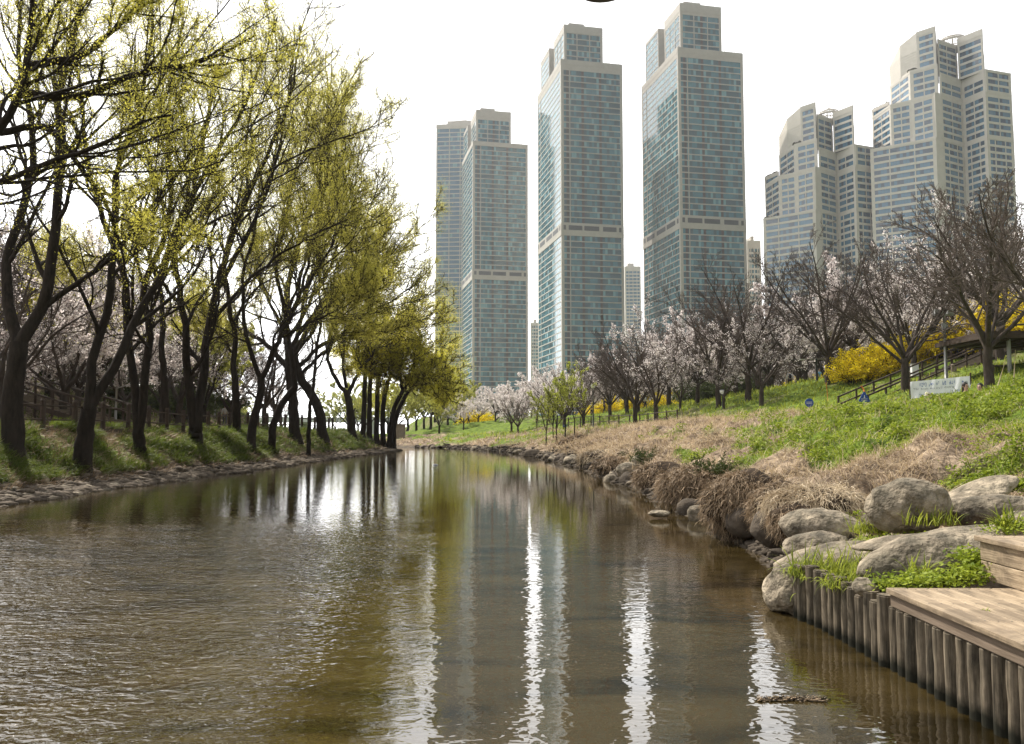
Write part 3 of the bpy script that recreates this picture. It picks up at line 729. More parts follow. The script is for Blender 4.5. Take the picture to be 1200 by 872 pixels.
RT('straight dark tree between the broad double trunk and the leaning one', 277, 505, 50, .27,
   [[(277, 480), (275, 440)], [.8, (275, 442), (275, 400), (267, 345), (262, 300), (285, 225), (300, 150)], [.4, (275, 415), (250, 385), (220, 365)], [.4, (272, 380), (300, 340), (330, 290)]], (14, .058, .20), group=WG, first=.3)
RT('slender tree leaning right then forking in a Y above the grass edge', 294, 526, 46, .27,
   [[(296, 500), (303, 470), (306, 442)], [.6, (305, 444), (290, 395), (285, 330), (300, 260), (322, 180), (332, 80)],
    [.7, (306, 444), (325, 400), (350, 350), (382, 300), (405, 250), (415, 205)], [.35, (330, 395), (370, 375), (420, 350), (462, 330)], [.4, (350, 350), (376, 250), (386, 160), (375, 90)]], (14, .058, .20), group=WG, first=.3)
RT('bowed tree arching right from the bank foot across its neighbour', 318, 530, 50, .25,
   [[(320, 500), (332, 472), (346, 454)], [.8, (346, 455), (341, 415), (334, 370), (325, 300), (342, 220), (364, 120)], [.45, (343, 425), (365, 380), (400, 340), (432, 290)], [.45, (336, 375), (364, 280), (384, 200), (380, 140)]], (18, .062, .20), group=WG, first=.3)
RT('thick upright tree in front of the low white bridge', 346, 512, 58, .42,
   [[(343, 470), (338, 430)], [.6, (338, 432), (310, 402), (285, 385), (255, 378), (225, 360)], [.7, (338, 432), (335, 370), (346, 300), (370, 220), (386, 150), (382, 60)],
    [.5, (338, 410), (380, 352), (430, 310), (455, 285), (465, 262)], [.45, (336, 400), (388, 310), (408, 245), (418, 205)], [.4, (338, 380), (385, 275), (402, 190), (395, 140)]], (19, .066, .22), group=WG, first=.25)
RT('crooked tree whose trunk bends sharply left beside the walking person', 378, 516, 65, .44,
   [[(376, 490), (368, 468), (352, 442), (344, 415)], [.55, (344, 416), (322, 365), (302, 318), (290, 270)], [.62, (344, 416), (370, 370), (410, 328), (452, 300), (492, 286)],
    [.5, (350, 430), (382, 402), (430, 390), (482, 368)], [.5, (346, 412), (360, 340), (390, 270), (410, 225), (425, 205)], [.45, (344, 416), (400, 345), (438, 285), (460, 258)], [.4, (352, 440), (420, 375), (470, 345), (500, 320)]], (19, .068, .24), group=WG, first=.25)
RT('thin dark tree rising straight from the waterline stones', 361, 533, 55, .17,
   [[(362, 500), (364, 470)], [.8, (364, 472), (369, 430), (376, 360), (372, 290), (396, 200), (402, 110)], [.5, (368, 440), (390, 400), (425, 370)]], (18, .062, .20), group=WG, first=.4)
FG = 'yellow green trees crowded at the bend on the left bank'
far_kw = dict(far=True, group=FG, first=.18)
RT('yellow green tree with a forked trunk curving left, first of the crowded bend trees', 413, 513, 77, .42,
   [[(411, 485), (406, 458)], [.6, (406, 460), (390, 438), (384, 408), (402, 365), (424, 325), (455, 295)], [.6, (408, 462), (425, 430), (452, 398), (486, 365)], [.5, (406, 455), (402, 400), (425, 360), (462, 330), (500, 325)]], (11, .068, .32), **far_kw)
for k, (px, D_, tr, l1, l2) in enumerate((
    (425, 80, [(427, 470), (428, 440)], [(428, 441), (432, 395), (444, 350), (470, 315)], [(428, 441), (412, 410), (395, 385)]),
    (433, 82, [(433, 470), (434, 445)], [(434, 446), (440, 400), (465, 350), (490, 332)], [(434, 446), (425, 420), (428, 380)]),
    (441, 83, [(442, 470), (444, 440)], [(444, 441), (455, 400), (484, 352), (505, 345)], [(444, 441), (452, 425), (480, 405), (505, 385)]),
    (449, 84, [(449, 475), (455, 445)], [(455, 446), (468, 415), (494, 380), (514, 360)], [(455, 446), (445, 410), (455, 380)]),
    (456, 84, [(460, 485), (472, 458)], [(472, 459), (490, 425), (512, 400), (526, 395)], [(472, 459), (470, 430), (482, 395)]),
    (461, 85, [(463, 492), (476, 462)], [(476, 463), (492, 448), (512, 438), (530, 440)], [(476, 463), (498, 430), (520, 425), (533, 418)]))):
    RT(('slim bend tree second from the left of the yellow cluster', 'slim bend tree third from the left of the yellow cluster', 'upright bend tree in the middle of the yellow cluster',
        'bend tree with crown reaching out over the water, right of the middle', 'leaning yellow tree beside the tip of the left bank', 'outermost yellow tree hanging lowest over the river at the bank tip')[k],
       px, 516, D_, .30, [tr, [.7]+l1, [.6]+l2, [.45, tr[-1], (tr[-1][0]+18, tr[-1][1]-26), (tr[-1][0]+42, tr[-1][1]-36)],
        [.4, tr[-1], (tr[-1][0]+16+k, tr[-1][1]-14), (tr[-1][0]+34+k*2, tr[-1][1]-8), (tr[-1][0]+46+k*2, tr[-1][1]+12)], [.35, tr[-1], (tr[-1][0]-8, tr[-1][1]-18), (tr[-1][0]-20, tr[-1][1]-20), (tr[-1][0]-28, tr[-1][1]-4)]], (11, .068, .34), **far_kw)
# overhanging neighbour whose trunk stands outside the frame
RT('dark bare-limbed tree reaching in from the upper left edge', -165, 560, 18, .34,
   [[(-165, 430), (-160, 330)], [.62, (-160, 332), (-70, 235), (0, 150), (26, 108), (33, 50), (42, -60)], [.42, (-160, 332), (-60, 240), (0, 214), (60, 190), (112, 172), (165, 142), (200, 135)],
    [.38, (26, 110), (60, 114), (100, 110), (170, 84), (240, 72), (300, 40)], [.34, (31, 78), (90, 66), (130, 38), (190, -10)], [.3, (0, 155), (55, 150), (95, 196), (130, 250), (150, 330)]],
   (5, .045, .08), group=WG, side=(7, .28), first=.45, bias=(.1, 0, 0))

# ---- repeated trees: built once, copied
def proto_tree(kind, seed, h=7.5, spread=1.0, nl=5, flowers=0, twigm='twig_pink', leafm=None, lean=0, fork=.22, n1=8, leafsize=.10, rmul=1.0):
    "returns meshes dict: trunk, branches, crown"
    global rng
    keep = rng; rng = np.random.default_rng(seed)
    tr = smooth_path([(0, 0, -.4), (lean*.3, .02, h*fork*.5), (lean, 0, h*fork)], 8, .02)[None]
    Rt = radii(.20*h/7.5*rmul, .15*h/7.5*rmul, 8)[None].copy(); Rt[0, 0] *= 1.5
    LP, LR = [], []
    for j in range(nl):
        a = 2*math.pi*j/nl+rng.uniform(-.5, .5); up = rng.uniform(.9, 1.6) if j else 3.0
        d = np.array([math.cos(a)*spread, math.sin(a)*spread, up]); L = h*(1-fork)*rng.uniform(.8, 1.05)*(1 if j else 1.05)
        d /= np.linalg.norm(d); p = np.array([lean, 0, h*fork*(.8+.2*rng.random())]); pts = [p]
        for k in range(4):
            d = d+rng.normal(size=3)*.14+np.array([0, 0, .07]); d /= np.linalg.norm(d); p = p+d*L/4; pts.append(p)
        LP.append(smooth_path(pts, 14, .015)); r0 = .105*h/7.5*rng.uniform(.7, 1.1)*rmul; LR.append(radii(r0, .02, 14))
    LP = np.array(LP); LR = np.array(LR)
    P1, R1 = spawn(LP, LR, n1, .18, 1, R(40), .42, 9, .12, .05, (0, 0, 0), .5, rmin=.020)
    P2, R2 = spawn(P1, R1, 7, .15, 1, R(36), .45, 6, .14, .04, (0, 0, 0), .6, rmin=.015)
    P3, R3 = spawn(P2, R2, 6, .12, 1, R(36), .55, 4, .15, .04, (0, 0, 0), .7, rmin=.011)
    V, F = merge([tubes(tr, Rt, 9), tubes(LP, LR, 7)]); out = {'trunk': np_mesh('trunk', V, F, M['bark_grey' if twigm != 'twig' else 'bark'], True, link=False)}
    V, F = merge([tubes(P1, R1, 5), tubes(P2, R2, 3), tubes(P3, R3, 3)]); out['branches'] = np_mesh('branches', V, F, M[twigm], True, link=False)
    if flowers:
        V, F = merge([leaves(P3, flowers, leafsize, .05, wide=.9, t0=0), leaves(P2, max(2, flowers//2), leafsize, .06, wide=.9)])
        out['crown'] = np_mesh('crown', V, F, M[leafm or 'blossom'], link=False)
    rng = keep
    return out
def put_tree(meshes, name, x, y, label, group=None, s=1.0, rz=None, cat='tree', sink=0.0, zs=1.0):
    x = float(x); y = float(y)
    root = empty(name, (x, y, float(H(x, y))-sink), label, cat, group, rz=random.uniform(0, 6.28) if rz is None else rz)
    root.scale = (s, s, s*zs)
    for k, me in meshes.items():
        o = bpy.data.objects.new(k, me); COL.objects.link(o); o.parent = root
    return root
BARE = [proto_tree('bare', 100+i, 7.5+i*.4, 1.0, 7, n1=11) for i in range(3)]
BUD = [proto_tree('bud', 130+i, 7.5, 1.05, 5, flowers=2, leafsize=.075) for i in range(2)]
CHERRY = [proto_tree('cherry', 120+i, 7, 1.25, 6, flowers=6, leafsize=.085) for i in range(3)]
GREEN = [proto_tree('green', 140+i, 7.0, .8, 5, flowers=7, leafm='leaf_pale', leafsize=.11, twigm='twig') for i in range(2)]
YEL = [proto_tree('yel', 150, 7.0, .8, 5, flowers=6, leafm='leaf_far', leafsize=.09, twigm='twig')]
HILLW = [proto_tree('hill', 150, 9, .9, 5, flowers=0, twigm='twig_pink')]
def shrub(seed, h, w, leafm, n=70, per=26, size=.10, twig='twig'):
    global rng
    keep = rng; rng = np.random.default_rng(seed)
    a = rng.random(n)*6.283; r0 = rng.random(n)**.5*w*.25
    P = np.empty((n, 7, 3)); P[:, 0] = np.stack([np.cos(a)*r0, np.sin(a)*r0, np.full(n, -.15)], -1)
    d = norm(np.stack([np.cos(a)*.6, np.sin(a)*.6, rng.uniform(.7, 2.0, n)], -1)); L = rng.uniform(.6, 1.1, n)*math.hypot(h, w*.5)
    for k in range(1, 7):
        d = norm(d+rng.normal(size=d.shape)*.12+np.array([0, 0, -.16])); P[:, k] = P[:, k-1]+d*(L/6)[:, None]
    P2, R2 = spawn(P, np.full((n, 7), .02), 4, .25, 1, R(40), .35, 4, .15, 0, rmin=.008)
    V, F = merge([tubes(P, np.linspace(.022, .008, 7)[None].repeat(n, 0), 4), tubes(P2, R2, 3)]); out = {'stems': np_mesh('stems', V, F, M[twig], True, link=False)}
    V, F = merge([leaves(P2, per//3, size, .06, wide=.7), leaves(P, per, size, .07, wide=.7, t0=.3)]); out['foliage'] = np_mesh('foliage', V, F, M[leafm], link=False)
    rng = keep
    return out
FORS = [shrub(200+i, 1.7, 2.6, 'forsythia', 90, 34, .11) for i in range(2)]
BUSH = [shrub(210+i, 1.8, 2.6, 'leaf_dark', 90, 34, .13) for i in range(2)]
def gpos(px, Y): return (px-600)/1000*Y

# prominent right-bank trees, placed by pixel column and distance
PR = [
 (BARE[0], 1160, 38, 1.08, 'large bare grey tree leaning over the white banner, right of its frame'),
 (BARE[1], 1062, 47, 1.05, 'bare tree with a forked trunk left of the white banner'),
 (BUD[0], 1072, 56, 1.05, 'dark trunked tree with a few blossoms behind the white box'),
 (CHERRY[0], 1050, 62, .95, 'white flowering cherry hanging over the yellow shrubs'),
 (CHERRY[1], 1085, 80, 1.35, 'tall pale cherry rising behind the banner trees'),
 (BARE[2], 972, 62, 1.12, 'bare tree with a thick dark trunk beside the dark lamp pole'),
 (BUD[1], 893, 62, .85, 'thin leaning bare tree on the straw crest, right of the twin posts'),
 (BARE[0], 863, 78, 1.15, 'dark bare tree above the green slope, centre of the right grove'),
 (BUD[0], 848, 66, .55, 'small budding tree leaning on the crest of the right bank'),
 (BARE[1], 826, 92, 1.05, 'bare tree below the light green crown at the tower foot'),
 (CHERRY[2], 840, 100, 1.25, 'pink white cherry under the tallest glass tower'),
 (BARE[2], 735, 90, .85, 'bare tree with dense dark twigs above the grassy slope near the lamp pole'),
 (BUD[1], 797, 75, .62, 'small slanting tree at the edge of the straw bank'),
 (BARE[0], 683, 88, .78, 'bare spreading tree directly right of the fresh green saplings'),
 (BARE[1], 607, 98, .56, 'round crowned bare tree on the grass left of the fresh green saplings'),
 (BARE[2], 1262, 26, .80, 'bare tree whose branches reach in from the right edge over the cream tower'),
 (BARE[1], 1175, 52, 1.35, 'dense bare tree at the right edge behind the shelter roof'),
 (BUD[0], 1115, 60, 1.25, 'bare tree with thin grey twigs behind the lamp pole with floodlights'),
 (BARE[0], 938, 97, 1.25, 'greyish bare tree behind the walker with a backpack'),
 (CHERRY[1], 1010, 88, 1.15, 'pale cherry at the left foot of the taller cream tower'),
 (CHERRY[0], 1185, 75, 1.6, 'tall pale cherry high on the slope at the right edge'),
 (GREEN[0], 812, 112, 1.1, 'light green budding tree at the foot of the tallest glass tower'),
]
for k, (ms, px, Y, s, lb) in enumerate(PR):
    put_tree(ms, 'cherry_tree' if ms in CHERRY else ('budding_tree' if ms in GREEN else 'bare_tree'), gpos(px, Y), Y, lb, 'trees of the right bank grove', s*1.12, rz=k*1.3)
# the rows behind: hillside grove
REP = []
def ordinal_labels():
    names = ['first', 'second', 'third', 'fourth', 'fifth', 'sixth', 'seventh', 'eighth', 'ninth', 'tenth', 'eleventh', 'twelfth', 'thirteenth', 'fourteenth', 'fifteenth', 'sixteenth', 'seventeenth', 'eighteenth', 'nineteenth', 'twentieth', 'twenty-first', 'twenty-second', 'twenty-third', 'twenty-fourth', 'twenty-fifth', 'twenty-sixth', 'twenty-seventh']
    d = {}
    for o, what, where in REP: d.setdefault((what, where), []).append(o)
    for (what, where), L in d.items():
        L.sort(key=lambda o: o.location.x/o.location.y)
        for i, o in enumerate(L):
            o['label'] = what+', '+where+(', '+names[min(i, 26)]+' from left' if len(L) > 1 else '')
def under(px):
    for lim, t in ((545, 'below the slim blue tower'), (625, 'below the bright-sided tower'), (738, 'below the middle tower'), (880, 'below the tallest tower'), (1020, 'below the shorter cream tower'), (1110, 'below the taller cream tower'), (9999, 'at the right edge')):
        if px < lim: return t
ROWN = ['front row', 'second row', 'third row', 'fourth row', 'fifth row', 'back row']
rr = random.Random(5); cnt = 0
rows = []
for ri, (Y, x0, x1, step) in enumerate(((72, 700, 1240, 32), (92, 640, 1240, 24), (108, 560, 1220, 21), (126, 545, 1200, 22), (148, 530, 1180, 22), (175, 520, 1150, 24))):
    px = x0
    while px < x1:
        rows.append((px+rr.uniform(-8, 8), Y+rr.uniform(-6, 6), ri)); px += step*rr.uniform(.8, 1.25)
for px, Y, ri in rows:
    X = gpos(px, Y); sr_ = float((X-xr(Y))*slope_scale('r', Y))
    if sr_ < 9: continue
    q = rr.random(); fl = .85 if 540 < px < 760 else (.5 if px < 900 else .22)
    if ri < 2: fl = .10
    ms = rr.choice(CHERRY) if q < fl else (rr.choice(BUD) if q < fl+.25 else rr.choice(BARE))
    isC = ms in CHERRY
    zone = 'far left end of the right grove' if px < 640 else ('middle of the right grove' if px < 860 else 'upper slope of the right grove')
    o = put_tree(ms, 'cherry_tree' if isC else 'bare_tree', X, Y, ('pale flowering cherry among bare trees, ' if isC else 'bare grey twiggy tree in the crowded rows, ')+zone, 'hillside trees, '+zone, rr.uniform(.95, 1.3)*(1.1 if px > 760 else (1.0 if px > 690 else (.88 if px > 640 else .72)))*(1.0 if Y < 150 else 1.15))
    REP.append((o, 'pale flowering cherry' if isC else 'bare grey tree', ROWN[ri]+' '+under(px)))
# fresh green saplings at the water's edge
for k, (px, Y, s, lb) in enumerate(((640, 66, .62, 'leftmost of the fresh green saplings'), (652, 66, .66, 'second fresh green sapling, slender and upright'), (662, 67, .78, 'tallest fresh green sapling above the bank rocks'), (673, 64, .60, 'leaning green sapling above a dark root clump'), (648, 70, .5, 'short green sapling behind the others'))):
    ms = proto_tree('sap', 300+k, 7.5, .42, 4, flowers=3, leafm='leaf_fresh', leafsize=.085, twigm='twig', fork=.3, rmul=.45, n1=7)
    put_tree(ms, 'sapling', gpos(px, Y), Y, lb, 'fresh green saplings on the right bank', s)
# willows across the bend, and trees on the outer bend seen through the left trunks
for k, (px, Y, s, lb) in enumerate(((408, 135, .95, 'round yellow green willow seen through the left trunks'), (432, 140, .8, 'yellow green willow behind the crowded bend trees'), (505, 128, .9, 'pale green tree just right of the bend trees'), (488, 135, .85, 'pale green tree half hidden by the bend trees'), (285, 150, .7, 'hazy pale tree at the left end of the bridge'), (525, 150, .9, 'pale budding tree at the foot of the slim blue tower'),
    (448, 122, .7, 'low green tree closing the view behind the thin bend trunks'), (466, 118, .75, 'low green tree directly above the small concrete block'), (478, 145, 1.0, 'tall pale tree behind the tip of the left bank'), (497, 142, .85, 'pale green tree over the far straw bank'), (515, 120, .6, 'small green tree on the far grass, left of the cherries'), (420, 160, .9, 'far pale tree between the forked bend trunk and its neighbour'),
    (455, 165, 1.15, 'hazy tall tree at the back of the bend'), (540, 160, 1.0, 'pale green tree at the left end of the cherry rows'), (393, 175, .8, 'small hazy willow right of the bridge'), (510, 170, 1.2, 'hazy tall tree in front of the slim blue tower'))):
    put_tree(GREEN[k % 2], 'willow_tree', gpos(px, Y), Y, lb, 'soft green trees across the bend', s*1.45, zs=.9)
# left hillside
cnt = 0
for li, sl0 in enumerate((13, 18, 24, 31, 39, 48)):
    Y = 30
    while Y < 94:
        X = float(xl(Y))-sl0+rr.uniform(-1.5, 1.5); yy = Y+rr.uniform(-2, 2)
        px = 600+1000*X/yy
        if -60 < px < 330 and X > -75:
            q = rr.random()
            ms = rr.choice(CHERRY) if q < .10 else (rr.choice(GREEN) if q < .17 else rr.choice(BARE+BUD))
            isC = ms in CHERRY
            nm = 'cherry_tree' if isC else ('budding_tree' if ms in GREEN else 'bare_tree')
            lo = 'low on' if sl0 < 25 else 'high on'
            lb = {'cherry_tree': 'pinkish cherry %s the wooded hillside behind the left trees', 'budding_tree': 'yellow green tree %s the wooded hillside behind the left trees', 'bare_tree': 'bare grey tree %s the wooded hillside behind the left trees'}[nm] % lo
            o = put_tree(ms, nm, X, yy, lb, 'hillside trees, '+lo+' the left slope', rr.uniform(1.0, 1.45)); cnt += 1
            REP.append((o, {'cherry_tree': 'pinkish cherry', 'budding_tree': 'yellow green tree', 'bare_tree': 'bare grey tree'}[nm], ROWN[li]+' on the left slope'))
        Y += rr.uniform(2.9, 4.6)*(1 if sl0 < 30 else 1.2)
put_tree(YEL[0], 'budding_tree', gpos(55, 52), 52, 'bright yellow tree glowing behind the V-forked trunk', 'hillside trees, low on the left slope', 1.15, rz=1)
put_tree(YEL[0], 'budding_tree', gpos(95, 56), 56, 'yellow leafed tree between the V-forked trunk and the low-splitting one', 'hillside trees, low on the left slope', 1.0, rz=2)
# shrubs
for k, (px, Y, s, lb) in enumerate((
    (1006, 60, 1.0, 'yellow forsythia at the left end of the bright bank'), (1018, 60, 1.15, 'yellow forsythia left of the forked bare trunk'), (1036, 61, 1.2, 'tall yellow forsythia behind the forked bare trunk'), (1056, 62, 1.1, 'yellow forsythia under the white cherry'), (1012, 64, .9, 'yellow forsythia on the upper left of the bank'),
    (1092, 62, 1.3, 'yellow forsythia right of the white box'), (1120, 62, 1.3, 'yellow forsythia behind the lamp pole'), (1146, 60, 1.5, 'yellow forsythia left of the shelter roof'), (1170, 60, 1.7, 'yellow forsythia above the shelter roof'), (1192, 61, 1.9, 'topmost yellow forsythia at the right edge'), (1212, 58, 1.7, 'yellow forsythia cut by the right edge'), (1132, 68, 1.6, 'upper yellow forsythia between grey trunks'),
    (790, 108, 1.4, 'small yellow forsythia deep in the grove'), (700, 118, 1.3, 'yellow forsythia low in the middle of the grove'), (715, 116, 1.2, 'yellow forsythia right of the grassy slope tree'), (560, 135, 1.4, 'yellow forsythia at the far left of the grove'), (745, 112, 1.2, 'yellow forsythia by the lamp pole in the grove'), (944, 104, 1.5, 'olive yellow forsythia behind the walkers'), (982, 98, 1.5, 'olive yellow forsythia right of the walkers'))):
    put_tree(FORS[k % 2], 'forsythia_shrub', gpos(px, Y), Y, lb, 'yellow forsythia shrubs', s, cat='shrub')
sh = 0
for k in range(150):
    if k < 95:
        px = rr.uniform(690, 1240); Y = rr.uniform(72, 150); X = gpos(px, Y)
        if float(X-xr(Y)) < 22 or (Y < 118 and any(abs(px-q) < 40 for q in (926, 964, 708, 756))): continue
        lo = 'right grove slope'
    else:
        Y = rr.uniform(32, 92); X = float(xl(Y))-rr.uniform(13, 36)
        lo = 'left wooded hillside'
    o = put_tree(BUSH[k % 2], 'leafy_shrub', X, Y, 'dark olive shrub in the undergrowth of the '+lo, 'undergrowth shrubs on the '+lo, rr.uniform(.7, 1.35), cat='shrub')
    REP.append((o, 'dark olive shrub', ('low' if Y < 90 else ('midway' if Y < 120 else 'deep'))+' in grove '+under(600+1000*X/Y) if k < 95 else ('nearer' if Y < 50 else ('midway' if Y < 70 else 'farther'))+' along the left hillside'))
ordinal_labels()
# ------------------------------------------------------------------ bank cover: straw, grass, weeds, gravel
def scatter(n, x0, x1, y0, y1, pick, power=2.0):
    "points denser near the camera; pick(X,Y) -> weight 0..1"
    u = rng.random(n); Y = (y0**(1-power) + u*(y1**(1-power)-y0**(1-power)))**(1/(1-power)) if power != 1 else y0*(y1/y0)**u
    X = x0 + rng.random(n)*(x1-x0)
    keep = rng.random(n) < pick(X, Y)
    return X[keep], Y[keep]
def blades(X, Y, h, wdt, lay, segs=3, curl=.4, z=None, head=None):
    "bent blades: lay 0 = upright, 1 = lying flat"
    n = len(X); Z = H(X, Y)-.01 if z is None else z
    P = np.empty((n, segs+1, 3)); P[:, 0] = np.stack([X, Y, Z], -1)
    a = rng.random(n)*6.283 if head is None else head + rng.normal(size=n)*.7
    hh = h*rng.uniform(.55, 1.35, n); lw = np.clip(lay+rng.normal(size=n)*.18, 0, 1)*1.45
    for k in range(1, segs+1):
        ang = np.clip(lw + curl*(k-1)/segs*rng.uniform(.5, 1.5, n), 0, 2.2)
        P[:, k] = P[:, k-1] + (hh/segs)[:, None]*np.stack([np.cos(a)*np.sin(ang), np.sin(a)*np.sin(ang), np.cos(ang)], -1)
    P[:, 1:, 2] = np.maximum(P[:, 1:, 2], H(P[:, 1:, 0], P[:, 1:, 1])+.005+.02*rng.random((n, segs)))
    side = np.stack([-np.sin(a), np.cos(a), rng.normal(size=n)*.3], -1)
    w_ = (np.ones(n)*wdt if np.ndim(wdt) == 0 else wdt)[:, None]*np.linspace(1, .25, segs+1)[None]
    A = P - side[:, None]*w_[..., None]*.5; B = P + side[:, None]*w_[..., None]*.5
    V = np.stack([A, B], 2).reshape(-1, 3); b = (np.arange(n)*(segs+1)*2)[:, None]; k = (np.arange(segs)*2)[None]
    return V, np.stack([b+k, b+k+1, b+k+3, b+k+2], -1).reshape(-1, 4)
def wY(Y, a=.0011): return np.maximum(.007, a*Y)
rightX = (2.0, 48)
def pick_r(f):
    def g(X, Y):
        ok = (X/np.maximum(Y, .1) < .66)
        return ok*f(X, Y)
    return g
def f_straw(X, Y):
    g, gv, sr, _ = masks(X, Y); return (1-g)*(.25+.75*sstep(.36, .50, fbm(X*.9+7, Y*.7, 55, 3)))*sstep(.25, .7, sr)*sstep(13.5, 12, sr)*((Y > 8.6) | (sr > 2.2))
def f_green(X, Y):
    g, gv, sr, _ = masks(X, Y); return g*sstep(.35, .8, sr)*sstep(30, 20, sr)*((Y > 8.6) | (sr > 2.4))
def bankpts(n, y0, y1, f, smin, smax, power=1.6):
    u = rng.random(n); Y = (y0**(1-power)+u*(y1**(1-power)-y0**(1-power)))**(1/(1-power))
    X = xr(Y) + (smin+rng.random(n)*(smax-smin))/slope_scale('r', Y)
    keep = (rng.random(n) < f(X, Y)) & (X/Y < .68)
    return X[keep], Y[keep]
X, Y = bankpts(150000, 7.5, 112, f_straw, .2, 13, 1.7)
V1, F1 = blades(X, Y, np.clip(.16+.006*Y, 0, .5), wY(Y, .00085), .80, 3, .3, head=R(-115))
X, Y = bankpts(26000, 8.5, 80, f_straw, .3, 13, 1.8)
V2, F2 = blades(X, Y, np.clip(.22+.003*Y, 0, .5), wY(Y, .0007), .45, 4, .6)
X, Y = bankpts(22000, 8.5, 75, f_green, .5, 14, 1.8)
V3, F3 = blades(X, Y, np.clip(.20+.004*Y, 0, .5), wY(Y, .0006), .35, 4, .8)
V, F = merge([(V1, F1), (V2, F2), (V3, F3)])
tag(np_mesh('dry_grass', V, F, M['straw']), kind='stuff')
X, Y = bankpts(120000, 7.5, 110, f_green, .3, 28, 1.8)
V1, F1 = blades(X, Y, np.clip(.10+.0035*Y, 0, .38), wY(Y, .0012), .30, 3, .7)
# right of the deck boulders: foreground sprays of grass
tag(np_mesh('spring_grass', V1, F1, M['grass']), kind='stuff')
def leafy(X, Y, h, size, per):
    Z = H(X, Y); n = len(X)*per
    i = np.repeat(np.arange(len(X)), per); hh = (h if np.ndim(h) else np.full(len(X), h))[i]
    c = np.stack([X[i]+rng.normal(size=n)*hh*.45, Y[i]+rng.normal(size=n)*hh*.45, Z[i]], -1); c[:, 2] = H(c[:, 0], c[:, 1])+rng.random(n)**.8*hh
    a = norm(rng.normal(size=(n, 3))*np.array([1, 1, .5])+np.array([0, 0, .2])); b = norm(np.cross(a, norm(rng.normal(size=(n, 3))*.5+np.array([0, 0, 1]))))
    s = (size if np.ndim(size) else np.full(len(X), size))[i][:, None]*rng.uniform(.6, 1.4, (n, 1))
    V = np.stack([c-a*s*.5, c+b*s*.3, c+a*s*.5, c-b*s*.3], 1).reshape(-1, 3)
    return V, np.arange(n*4).reshape(n, 4)
X, Y = bankpts(34000, 8.5, 60, lambda x, y: f_green(x, y)*sstep(.35, .6, fbm(x*1.3, y*1.3, 77, 2)), .5, 14, 1.8)
V, F = leafy(X, Y, np.clip(.16+.003*Y, 0, .30), np.clip(.028+.0022*Y, 0, .12), 16)
tag(np_mesh('green_weeds', V, F, M['weed']), kind='stuff')
# left bank: long arching grass in tussocks
def bankptsL(n, y0, y1, smin, smax, thr=True, power=1.5):
    u = rng.random(n); Y = (y0**(1-power)+u*(y1**(1-power)-y0**(1-power)))**(1/(1-power))
    s = smin+rng.random(n)*(smax-smin); X = xl(Y)-s/slope_scale('l', Y)
    tus = sstep(.38, .58, vnoise(X*1.4, Y*1.4, 91)*.6+fbm(X*.5, Y*.5, 92, 3)*.4) if thr else np.ones(n)
    keep = (rng.random(n) < tus) & (X/Y > -.68)
    return X[keep], Y[keep]
X, Y = bankptsL(85000, 17, 88, 1.5, 5.3)
V, F = blades(X, Y, np.clip(.32+.002*Y, 0, .5), wY(Y, .0010), .32, 4, 1.3, head=R(-20))
tag(np_mesh('long_bank_grass', V, F, M['grass_long']), kind='stuff')
X, Y = bankptsL(26000, 17, 88, 1.0, 5.0, False)
V, F = blades(X, Y, .3, wY(Y, .0009), .75, 3, .4, head=R(-10))
tag(np_mesh('dead_bank_grass', V, F, M['straw_dark']), kind='stuff')
X = rng.uniform(-45, -15, 30000); Y = rng.uniform(25, 92, 30000); k = (xl(Y)-X > 12) & (X/Y > -.66); X = X[k]; Y = Y[k]
V, F = blades(X, Y, .35, wY(Y, .0012), .4, 3, .8)
tag(np_mesh('hill_grass', V, F, M['grass_long']), kind='stuff')

# ---- stones
def rock_mesh(seed, sub=4, rough=.16, flat=1.0, facet=.0):
    "unit stone, about 1 across"
    import bmesh
    bm = bmesh.new(); bmesh.ops.create_icosphere(bm, subdivisions=sub, radius=.5)
    V = np.array([v.co for v in bm.verts]); r_ = np.random.default_rng(seed)
    F = np.array([[v.index for v in f.verts] for f in bm.faces]); bm.free()
    d = norm(V)
    # planes that cut the ball give worn facets
    rad = np.full(len(V), .5)
    for k in range(13):
        nrm = norm(r_.normal(size=3)); off = r_.uniform(.36, .50)
        q = d @ nrm; lim = np.where(q > .05, off/np.maximum(q, .05), 9); rad = np.minimum(rad, lim*.6+rad*.4) if not facet else np.minimum(rad, lim)
    o = r_.random(3)*50
    n = fbm(d[:, 0]*1.7+o[0]+d[:, 2]*.9, d[:, 1]*1.7+o[1]-d[:, 2]*1.1, seed, 4)-.5
    n2 = fbm(d[:, 0]*6+o[1]+d[:, 2]*5, d[:, 1]*6+o[0]-d[:, 2]*4, seed+3, 4)-.5
    V = d*(rad*(1+n*rough*2.2+n2*rough*.45))[:, None]
    return V, F
def boulder(label, px, py, Y, w, d, h, rz=0, tilt=(0, 0), m='rock', seed=1, z=None, facet=0, rough=.16, group=None, name='boulder', cat='boulder', sub=4):
    "px,py: centre of the stone in the photograph"
    c = at(px, py, Y)
    if z is not None: c[2] = z
    V, F = rock_mesh(seed, sub, rough, facet=facet)
    E = Matrix.Rotation(rz, 3, 'Z') @ Matrix.Rotation(tilt[0], 3, 'X') @ Matrix.Rotation(tilt[1], 3, 'Y') @ Matrix.Diagonal((w, d, h))
    V = V @ np.array(E).T
    o = np_mesh(name, V+c, F, M[m], True, origin=c)
    return tag(o, label, cat, group)
BG = 'granite boulders beside the deck'
B = boulder
B('large rounded grey boulder, biggest upright one on the bank', 1065, 594, 8.4, .80, .62, .56, R(10), (0, R(-8)), seed=3, group=BG)
